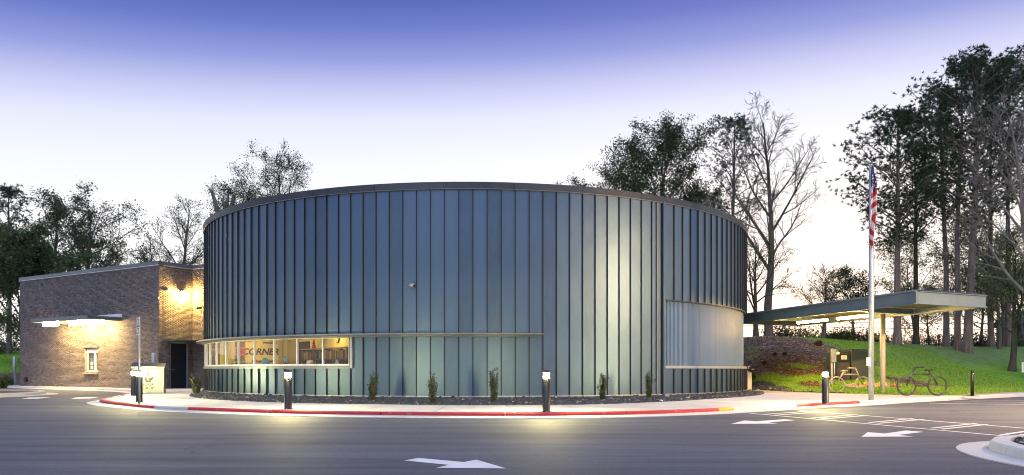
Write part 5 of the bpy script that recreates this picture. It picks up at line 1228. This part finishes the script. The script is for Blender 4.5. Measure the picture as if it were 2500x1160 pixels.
def make_tree(name, px, d, top, spread, kind, label, cat='tree', seed=1, r0=None, leafm='leaf_dark', barkm='bark', x=None, lean=(0, 0), K=None, leaf_n=6, leaf_s=0.11, needle_n=16, group=None, tri=None, tufts=2, zoff=0.0):
    x = xat(px, d); z = tz(x, d) - 0.1; H = zat(top, d) - z
    T = Tree(seed); base = dict(KP if kind == 'pine' else KD if kind == 'leafy' else KB); base.update(K or {}); base['spread'] = spread * (1.0 if kind == 'pine' else 1.3)
    base.setdefault('prof', prof_pine if kind == 'pine' else prof_round if kind == 'leafy' else prof_up)
    if r0 is None: r0 = 0.012 * H + 0.04
    o = thing(name, (x, d, z), label, cat, group)
    dv = np.array([lean[0], lean[1], 1.0]); dv /= np.linalg.norm(dv)
    T.grow((0, 0, 0), dv, H * (0.985), r0, 0, base, r1=r0 * (0.22 if kind == 'pine' else 0.12))
    mz = max(v[:, 2].max() for v in T.V); kz = np.array([1, 1, H * (0.975 if kind == 'pine' else 0.985) / mz])
    T.V = [v * kz for v in T.V]; T.tips = [(P * kz, q) for P, q in T.tips]
    link('trunk', bulk('trunk', np.concatenate(T.V), np.concatenate(T.F3), MT[barkm], True), o)
    R = T.r
    if kind == 'pine':
        pts = []
        for P, dr_ in T.tips:
            k = min(len(P), tufts); pts.append(P[-k:] if k > 0 else P)
        pts = np.concatenate(pts); pts = np.repeat(pts, 2, 0); pts = pts + R.normal(0, 0.24, pts.shape) * [1, 1, 0.7]
        V, Fc = needles(pts, R, int(needle_n * 0.75), 0.25)
        link('crown', bulk('crown', V, Fc, MT['needles']), o)
    elif leaf_n:
        pts = np.concatenate([P for P, _ in T.tips]); keep = R.rand(len(pts)) < min(1, leaf_n / 4); pts = pts[keep]
        # leaves gather in clumps on some twigs and leave others bare
        V, Fc = cards(pts, None, leaf_s * 0.85, R, max(1, int(leaf_n * (3.2 if kind == 'leafy' else 4))), 0.24)
        link('crown', bulk('crown', V, Fc, MT[leafm]), o)
    return o
TREES = [
 # name, px, depth, top py, spread, kind, label, kwargs
 ('pine_tree', 2190, 56, 232, 4.4, 'pine', 'tall pine with a broad dark crown right behind the flagpole', dict(seed=3, r0=0.28, barkm='bark_pine', needle_n=22, K=dict(start=[0.40, 0.3, 0], kids=[50, 8, 0]))),
 ('pine_tree', 2237, 62, 330, 3.4, 'pine', 'slender ivy covered pine right of the broad pine behind the flagpole', dict(seed=4, r0=0.24, barkm='bark_ivy')),
 ('pine_tree', 2310, 60, 200, 3.8, 'pine', 'straight grey pine trunk rising behind the right end of the canopy', dict(seed=5, r0=0.24, barkm='bark_pine')),
 ('pine_tree', 2338, 57, 128, 4.6, 'pine', 'left one of the two big twin pines behind the canopy end', dict(seed=6, r0=0.24, barkm='bark_pine', needle_n=20)),
 ('pine_tree', 2362, 56, 116, 5.4, 'pine', 'tallest thick trunked pine, right one of the twin pines behind the canopy end', dict(seed=7, r0=0.33, barkm='bark_pine', needle_n=24, K=dict(start=[0.42, 0.3, 0], kids=[54, 8, 0]))),
 ('pine_tree', 2462, 64, 125, 4.4, 'pine', 'dark pine rising behind the leaning tree at the right edge', dict(seed=8, r0=0.25, barkm='bark_pine')),
 ('pine_tree', 2540, 58, 70, 4.2, 'pine', 'tall pine whose crown enters at the top right corner', dict(seed=9, r0=0.28, barkm='bark_pine')),
 ('pine_tree', 1786, 66, 262, 3.8, 'pine', 'pine with a narrow dark top behind the right rim of the round building', dict(seed=10, r0=0.24, barkm='bark_pine', K=dict(start=[0.42, 0.3, 0]), needle_n=15)),
 ('bare_tree', 1876, 58, 232, 5.6, 'bare', 'tall leafless tree right of the round building', dict(seed=12, r0=0.34, leaf_n=1, leaf_s=0.035, leafm='leaf_bud')),
 ('bare_tree', 1846, 55, 560, 3.2, 'bare', 'smaller leafless tree leaning beside the edge of the round building', dict(seed=13, r0=0.2, leaf_n=1, leaf_s=0.05, leafm='leaf_spring', barkm='bark_ivy')),
 ('bare_tree', 2010, 60, 640, 2.6, 'bare', 'small crooked leafless tree above the covered way', dict(seed=14, r0=0.2, leaf_n=1, leaf_s=0.05, leafm='leaf_spring')),
 ('young_tree', 2085, 64, 648, 1.9, 'leafy', 'small sparse young tree between the crooked tree and the flagpole', dict(seed=15, r0=0.12, leafm='leaf_dark', leaf_n=2, leaf_s=0.09)),
 ('broadleaf_tree', 1612, 70, 300, 5.0, 'leafy', 'large spreading leafy tree rising behind the round roof', dict(seed=16, r0=0.42, leafm='leaf_dark', leaf_n=3, leaf_s=0.11, K=dict(kids=[26, 8, 6, 0], start=[0.48, 0.2, 0.15, 0], ang=[1.15, 0.75, 0.8], angtop=0.45, prof=lambda f: float(np.interp(f, [0.4, 0.6, 0.8, 0.95, 1.0], [1.0, 1.15, 1.0, 0.7, 0.4]))))),
 ('broadleaf_tree', 1512, 74, 392, 3.8, 'leafy', 'lower leafy tree at the left flank of the large tree behind the roof', dict(seed=51, r0=0.3, leafm='leaf_dark', leaf_n=2, leaf_s=0.11, K=dict(kids=[26, 8, 6, 0], start=[0.5, 0.2, 0.15, 0], ang=[1.15, 0.75, 0.8], angtop=0.4, prof=lambda f: float(np.interp(f, [0.4, 0.7, 0.9, 1.0], [1.0, 1.1, 0.95, 0.7]))))),
 ('broadleaf_tree', 1446, 76, 428, 3.6, 'bare', 'smallest leafy tree top just showing above the round roof', dict(seed=48, r0=0.2, leafm='leaf_dark', leaf_n=1, leaf_s=0.10, K=dict(start=[0.6, 0.2, 0.15, 0.15, 0], kids=[20, 8, 6, 4, 0], ang=[1.1, 0.65, 0.65, 0.7], prof=lambda f: float(np.interp(f, [0.5, 0.75, 1.0], [1.0, 1.0, 0.6]))))),
 ('young_tree', 1700, 68, 440, 2.4, 'leafy', 'thin leafy tree between the large tree and the narrow pine', dict(seed=19, r0=0.16, leafm='leaf_green', leaf_n=2, leaf_s=0.11)),
 ('broadleaf_tree', 700, 70, 345, 4.2, 'bare', 'upright thinly leaved tree with dark clumps above the left of the round roof', dict(seed=20, r0=0.26, leaf_n=1, leaf_s=0.085, leafm='leaf_dark', K=dict(start=[0.58, 0.2, 0.15, 0.15, 0], kids=[18, 8, 6, 4, 0], ang=[1.0, 0.65, 0.65, 0.7], prof=lambda f: float(np.interp(f, [0.5, 0.75, 1.0], [1.0, 0.9, 0.4]))))),
 ('broadleaf_tree', 622, 70, 405, 4.4, 'bare', 'thin leafy tree left of the upright one above the round roof', dict(seed=21, r0=0.22, leaf_n=1, leaf_s=0.09, leafm='leaf_dark', K=dict(start=[0.58, 0.2, 0.15, 0.15, 0], kids=[18, 8, 6, 4, 0], ang=[1.0, 0.65, 0.65, 0.7], prof=lambda f: float(np.interp(f, [0.5, 0.75, 1.0], [1.0, 0.9, 0.4]))))),
 ('bare_tree', 432, 66, 472, 4.2, 'bare', 'spreading nearly leafless tree above the brick corner', dict(seed=23, r0=0.3, leaf_n=1, leaf_s=0.06, leafm='leaf_dark')),
 ('broadleaf_tree', 486, 64, 512, 2.6, 'bare', 'low twiggy tree where the brick roof meets the round building', dict(seed=24, r0=0.2, leaf_n=1, leaf_s=0.10, leafm='leaf_green')),
 ('broadleaf_tree', 368, 70, 560, 2.6, 'bare', 'small sparse tree left of the brick corner', dict(seed=25, r0=0.18, leaf_n=1, leaf_s=0.10, leafm='leaf_dark')),
 ('broadleaf_tree', 212, 66, 470, 4.3, 'leafy', 'wide dark leafy tree rising behind the brick roof', dict(seed=26, r0=0.34, leafm='leaf_dark', leaf_n=2, leaf_s=0.10, K=dict(kids=[18, 8, 6, 0]))),
 ('broadleaf_tree', 128, 68, 462, 3.2, 'leafy', 'dark leafy tree between the wide tree and the left edge', dict(seed=27, r0=0.3, leafm='leaf_dark', leaf_n=2, leaf_s=0.11)),
 ('pine_tree', 22, 66, 446, 3.0, 'pine', 'dark pine at the left edge behind the greener tree', dict(seed=28, r0=0.22, barkm='bark_pine', K=dict(start=[0.35, 0.3, 0]))),
 ('broadleaf_tree', 62, 58, 540, 3.8, 'leafy', 'mid green bushy tree at the left edge before the darker trees', dict(seed=29, r0=0.22, leafm='leaf_green', leaf_n=4, leaf_s=0.13, K=dict(start=[0.35, 0.2, 0.2, 0]))),
 ('broadleaf_tree', 288, 72, 560, 3.0, 'leafy', 'rounded sparse tree above the middle of the brick roof', dict(seed=30, r0=0.24, leafm='leaf_dark', leaf_n=2, leaf_s=0.10)),
 ('bare_tree', 2470, 50, 560, 3.6, 'bare', 'leaning pale barked tree at the right edge with thin green leaves', dict(seed=31, r0=0.22, barkm='bark_ivy', lean=(0.10, 0), leaf_n=1, leaf_s=0.07, leafm='leaf_spring')),
 ('young_tree', 2418, 62, 600, 2.8, 'leafy', 'thin straight young tree with pale spring leaves right of the canopy', dict(seed=32, r0=0.13, leafm='leaf_spring', leaf_n=1, leaf_s=0.08)),
 ('young_tree', 2452, 66, 540, 3.2, 'leafy', 'pale trunked tree with spring leaves behind the leaning tree', dict(seed=33, r0=0.26, barkm='bark_pale', leafm='leaf_spring', leaf_n=1, leaf_s=0.09)),
 ('bare_tree', 2520, 47, 215, 5.2, 'bare', 'large pale leafless tree reaching in from the right edge', dict(seed=34, r0=0.28, barkm='bark_pale', lean=(-0.05, 0), leaf_n=0)),
 ('young_tree', 2270, 70, 690, 2.6, 'leafy', 'low pale green tree between the pine trunks behind the canopy', dict(seed=35, r0=0.12, leafm='leaf_spring', leaf_n=2, leaf_s=0.09)),
 ('young_tree', 2395, 74, 640, 3.4, 'leafy', 'pale green understorey tree behind the twin pines', dict(seed=36, r0=0.16, leafm='leaf_spring', leaf_n=2, leaf_s=0.09)),
 ('young_tree', 2235, 68, 560, 3.0, 'leafy', 'light green spring tree behind the ivy covered pine', dict(seed=41, r0=0.13, leafm='leaf_spring', leaf_n=2, leaf_s=0.09)),
 ('young_tree', 2330, 66, 520, 3.4, 'leafy', 'tall light green tree filling the gap left of the twin pines', dict(seed=42, r0=0.14, leafm='leaf_spring', leaf_n=2, leaf_s=0.09)),
 ('young_tree', 2440, 60, 470, 3.6, 'leafy', 'tall pale green tree between the twin pines and the right edge', dict(seed=43, r0=0.16, leafm='leaf_green', leaf_n=2, leaf_s=0.09)),
 ('pine_tree', 2420, 62, 165, 4.2, 'pine', 'dark pine just right of the tallest twin pine', dict(seed=44, r0=0.25, barkm='bark_pine', needle_n=20, K=dict(start=[0.45, 0.3, 0]))),
 ('young_tree', 2500, 70, 600, 3.4, 'leafy', 'bushy pale green tree at the right edge before the brown house', dict(seed=37, r0=0.18, leafm='leaf_green', leaf_n=2, leaf_s=0.09)),
]
for (nm, px, d, top, sp, kind, lab, kw) in TREES: make_tree(nm, px, d, top, sp, kind, lab, **kw)
# cut-off snags
def snag(px, d, pts, label, seed):
    x = xat(px, d); z = tz(x, d); t = thing('tree_stump', (x, d, z - 0.1), label, 'dead tree')
    for i, q in enumerate(pts):
        P = [((xat(a, d) - x), 0.1 * i, zat(b, d) - z + 0.1) for a, b in q]; m = MB(); n = len(P); m.tube(P, [0.26 - 0.12 * k / (n - 1) if i == 0 else 0.18 - 0.07 * k / (n - 1) for k in range(n)], 8); m.build('trunk' if i == 0 else 'limb', MT['bark'], t)
snag(534, 66, [[(535, 890), (534, 640), (533, 530), (527, 498), (516, 464)]], 'bare leaning snag at the left end of the round roof', 1)
snag(550, 67, [[(550, 890), (550, 640), (550, 512)], [(550, 520), (546, 500), (542, 486)], [(550, 515), (553, 490), (555, 472)]], 'broken forked snag right of the leaning one', 2)
snag(562, 68, [[(562, 890), (562, 640), (563, 508), (572, 478)]], 'short cut snag right of the forked one', 3)
# ------------------------------------------------------------------ shrubs and hedge growth
def upright_shrub(x, y, z, h, w, label, group, seed, leafm='leaf_shrub', n=26):
    R = np.random.RandomState(seed); t = thing('shrub', (x, y, z), label, 'shrub', group)
    m = MB(); pts = []
    for i in range(n):
        a = R.rand() * 6.28; r = R.rand() ** 0.5 * w * 0.28; hh = h * R.uniform(0.55, 1.0); lean = R.normal(0, w * 0.16, 2)
        P = [(r * math.cos(a) * 0.4, r * math.sin(a) * 0.4, 0), (r * math.cos(a), r * math.sin(a), hh * 0.35), (r * math.cos(a) + lean[0] * 0.5, r * math.sin(a) + lean[1] * 0.5, hh * 0.7), (r * math.cos(a) + lean[0], r * math.sin(a) + lean[1], hh)]
        m.tube(P, [0.008, 0.007, 0.005, 0.002], 4)
        q = np.array(P)
        for f in np.linspace(0.06, 1, 15):
            if R.rand() < (0.95 if (f < 0.34 or 0.5 < f < 0.9) else 0.5): xx = f * 3; k = min(2, int(xx)); pts.append(q[k] + (q[k + 1] - q[k]) * (xx - k))
    m.build('stem', MT['bark'], t); V, Fc = cards(np.array(pts), None, 0.026, R, 5, 0.028); link('foliage', bulk('foliage', V, Fc, MT[leafm]), t)
for i, (px, by, ty, lab) in enumerate([(909.5, 977, 904, 'upright shrub against the metal wall just right of the ribbon window'), (1057, 983, 907, 'upright shrub against the metal wall, middle one of three under the ledge'),
        (1206, 980, 899, 'fullest upright shrub near the right end of the ledge'), (1471, 975, 911, 'upright shrub under the bright streak on the metal wall'), (1585, 971, 904, 'upright shrub beside the corner trim of the metal wall'), (483, 961, 907, 'bushy shrub by the side door at the left edge of the metal wall')]):
    x, y = gp(px, by, SW + 0.03)
    if i == 5: y -= 0.2
    upright_shrub(x, y, SW + 0.02, (by - ty) * y / F, 0.36 if i != 5 else 0.7, lab, 'upright shrubs along the metal wall', 40 + i)
def ball_shrub(px, py, d, r, label, leafm, seed, name='bush'):
    R = np.random.RandomState(seed); x = xat(px, d); z = tz(x, d); t = thing(name, (x, d, z), label, 'bush', 'small bushes on the slopes')
    P = R.normal(0, 1, (420, 3)); P /= np.linalg.norm(P, axis=1)[:, None]; P *= R.uniform(0.35, 1, (420, 1)) * r * (1 + 0.25 * np.sin(P[:, :1] * 5)); P[:, 2] = P[:, 2] * 0.8 + r * 0.75
    V, Fc = cards(P, None, r * 0.16, R, 3, r * 0.08); link('foliage', bulk('foliage', V, Fc, MT[leafm]), t)
    m = MB()
    for k_ in range(7): a = k_ * 0.9; m.tube([(0, 0, -0.05), (r * 0.3 * math.cos(a), r * 0.3 * math.sin(a), r * 0.5), (r * 0.6 * math.cos(a), r * 0.6 * math.sin(a), r * 0.95)], [0.02, 0.014, 0.005], 5)
    m.build('stem', MT['bark'], t)
ball_shrub(1835, 884, 42.5, 0.26, 'round green bush on the mulch right of the metal building', 'leaf_shrub', 61)
ball_shrub(1866, 878, 44.0, 0.14, 'small dark bush, left one of three on the brown slope', 'leaf_red', 62)
ball_shrub(1892, 876, 44.5, 0.13, 'small dark bush, middle one of three on the brown slope', 'leaf_red', 63)
ball_shrub(1917, 876, 44.2, 0.13, 'small dark bush, right one of three on the brown slope', 'leaf_red', 64)
ball_shrub(1999, 862, 46.5, 0.23, 'low dark red bush left of the green cabinets', 'leaf_red', 65)
ball_shrub(8, 905, 50.5, 0.55, 'dark round bush at the left edge beside the guard post', 'leaf_shrub', 66)
ball_shrub(1, 915, 48.5, 0.45, 'lower dark bush at the left edge on the mulch', 'leaf_shrub', 67)
# understorey behind the crest
R = np.random.RandomState(77); k_ = 0
under = [(1905, 60, 1.3, 'leaf_dark'), (1960, 63, 1.6, 'leaf_spring'), (2020, 66, 1.3, 'leaf_spring'), (2060, 60, 1.1, 'leaf_dark'), (2105, 64, 1.5, 'leaf_dark'), (2150, 68, 1.2, 'leaf_spring'), (2215, 72, 2.0, 'leaf_spring'), (2285, 72, 2.2, 'leaf_green'), (2330, 74, 2.2, 'leaf_spring'),
         (2390, 70, 1.6, 'leaf_bud'), (2430, 76, 2.4, 'leaf_spring'), (2478, 68, 1.3, 'leaf_green'), (20, 70, 1.8, 'leaf_green'), (-20, 66, 1.8, 'leaf_dark')]
words_ = ['dark brush patch right of the round building on the crest', 'pale brush on the crest under the far strip light', 'pale brush on the crest under the near strip light', 'dark brush on the crest left of the flagpole', 'twiggy dark brush behind the flagpole on the crest', 'pale brush behind the tan column on the crest',
          'tall pale brush between the first two pines', 'green brush between the ivy pine and the grey pine', 'tall pale brush just left of the twin pines', 'grey twiggy brush right of the twin pines', 'tall pale brush behind the thin young tree', 'green brush before the brown house', 'green brush under the trees at the left edge', 'dark brush beyond the left edge']
for (px, d, r, lm), w_ in zip(under, words_):
    x = xat(px, d); z = tz(x, d); t = thing('brush', (x, d, z), w_, 'brush', 'brush along the crest of the bank'); n = 260
    P = R.normal(0, 0.5, (n, 3)) * [r * 1.2, r * 0.8, r * 0.7]; P[:, 2] = abs(P[:, 2]) + 0.1; V, Fc = cards(P, None, 0.09, R, 5, 0.16); link('foliage', bulk('foliage', V, Fc, MT[lm]), t)
    m = MB()
    for q in P[:60]: m.tube([(q[0] * 0.3, q[1] * 0.3, -0.1), (q[0] * 0.7, q[1] * 0.7, q[2] * 0.6), tuple(q)], [0.025, 0.016, 0.006], 4)
    m.build('stem', MT['bark'], t)
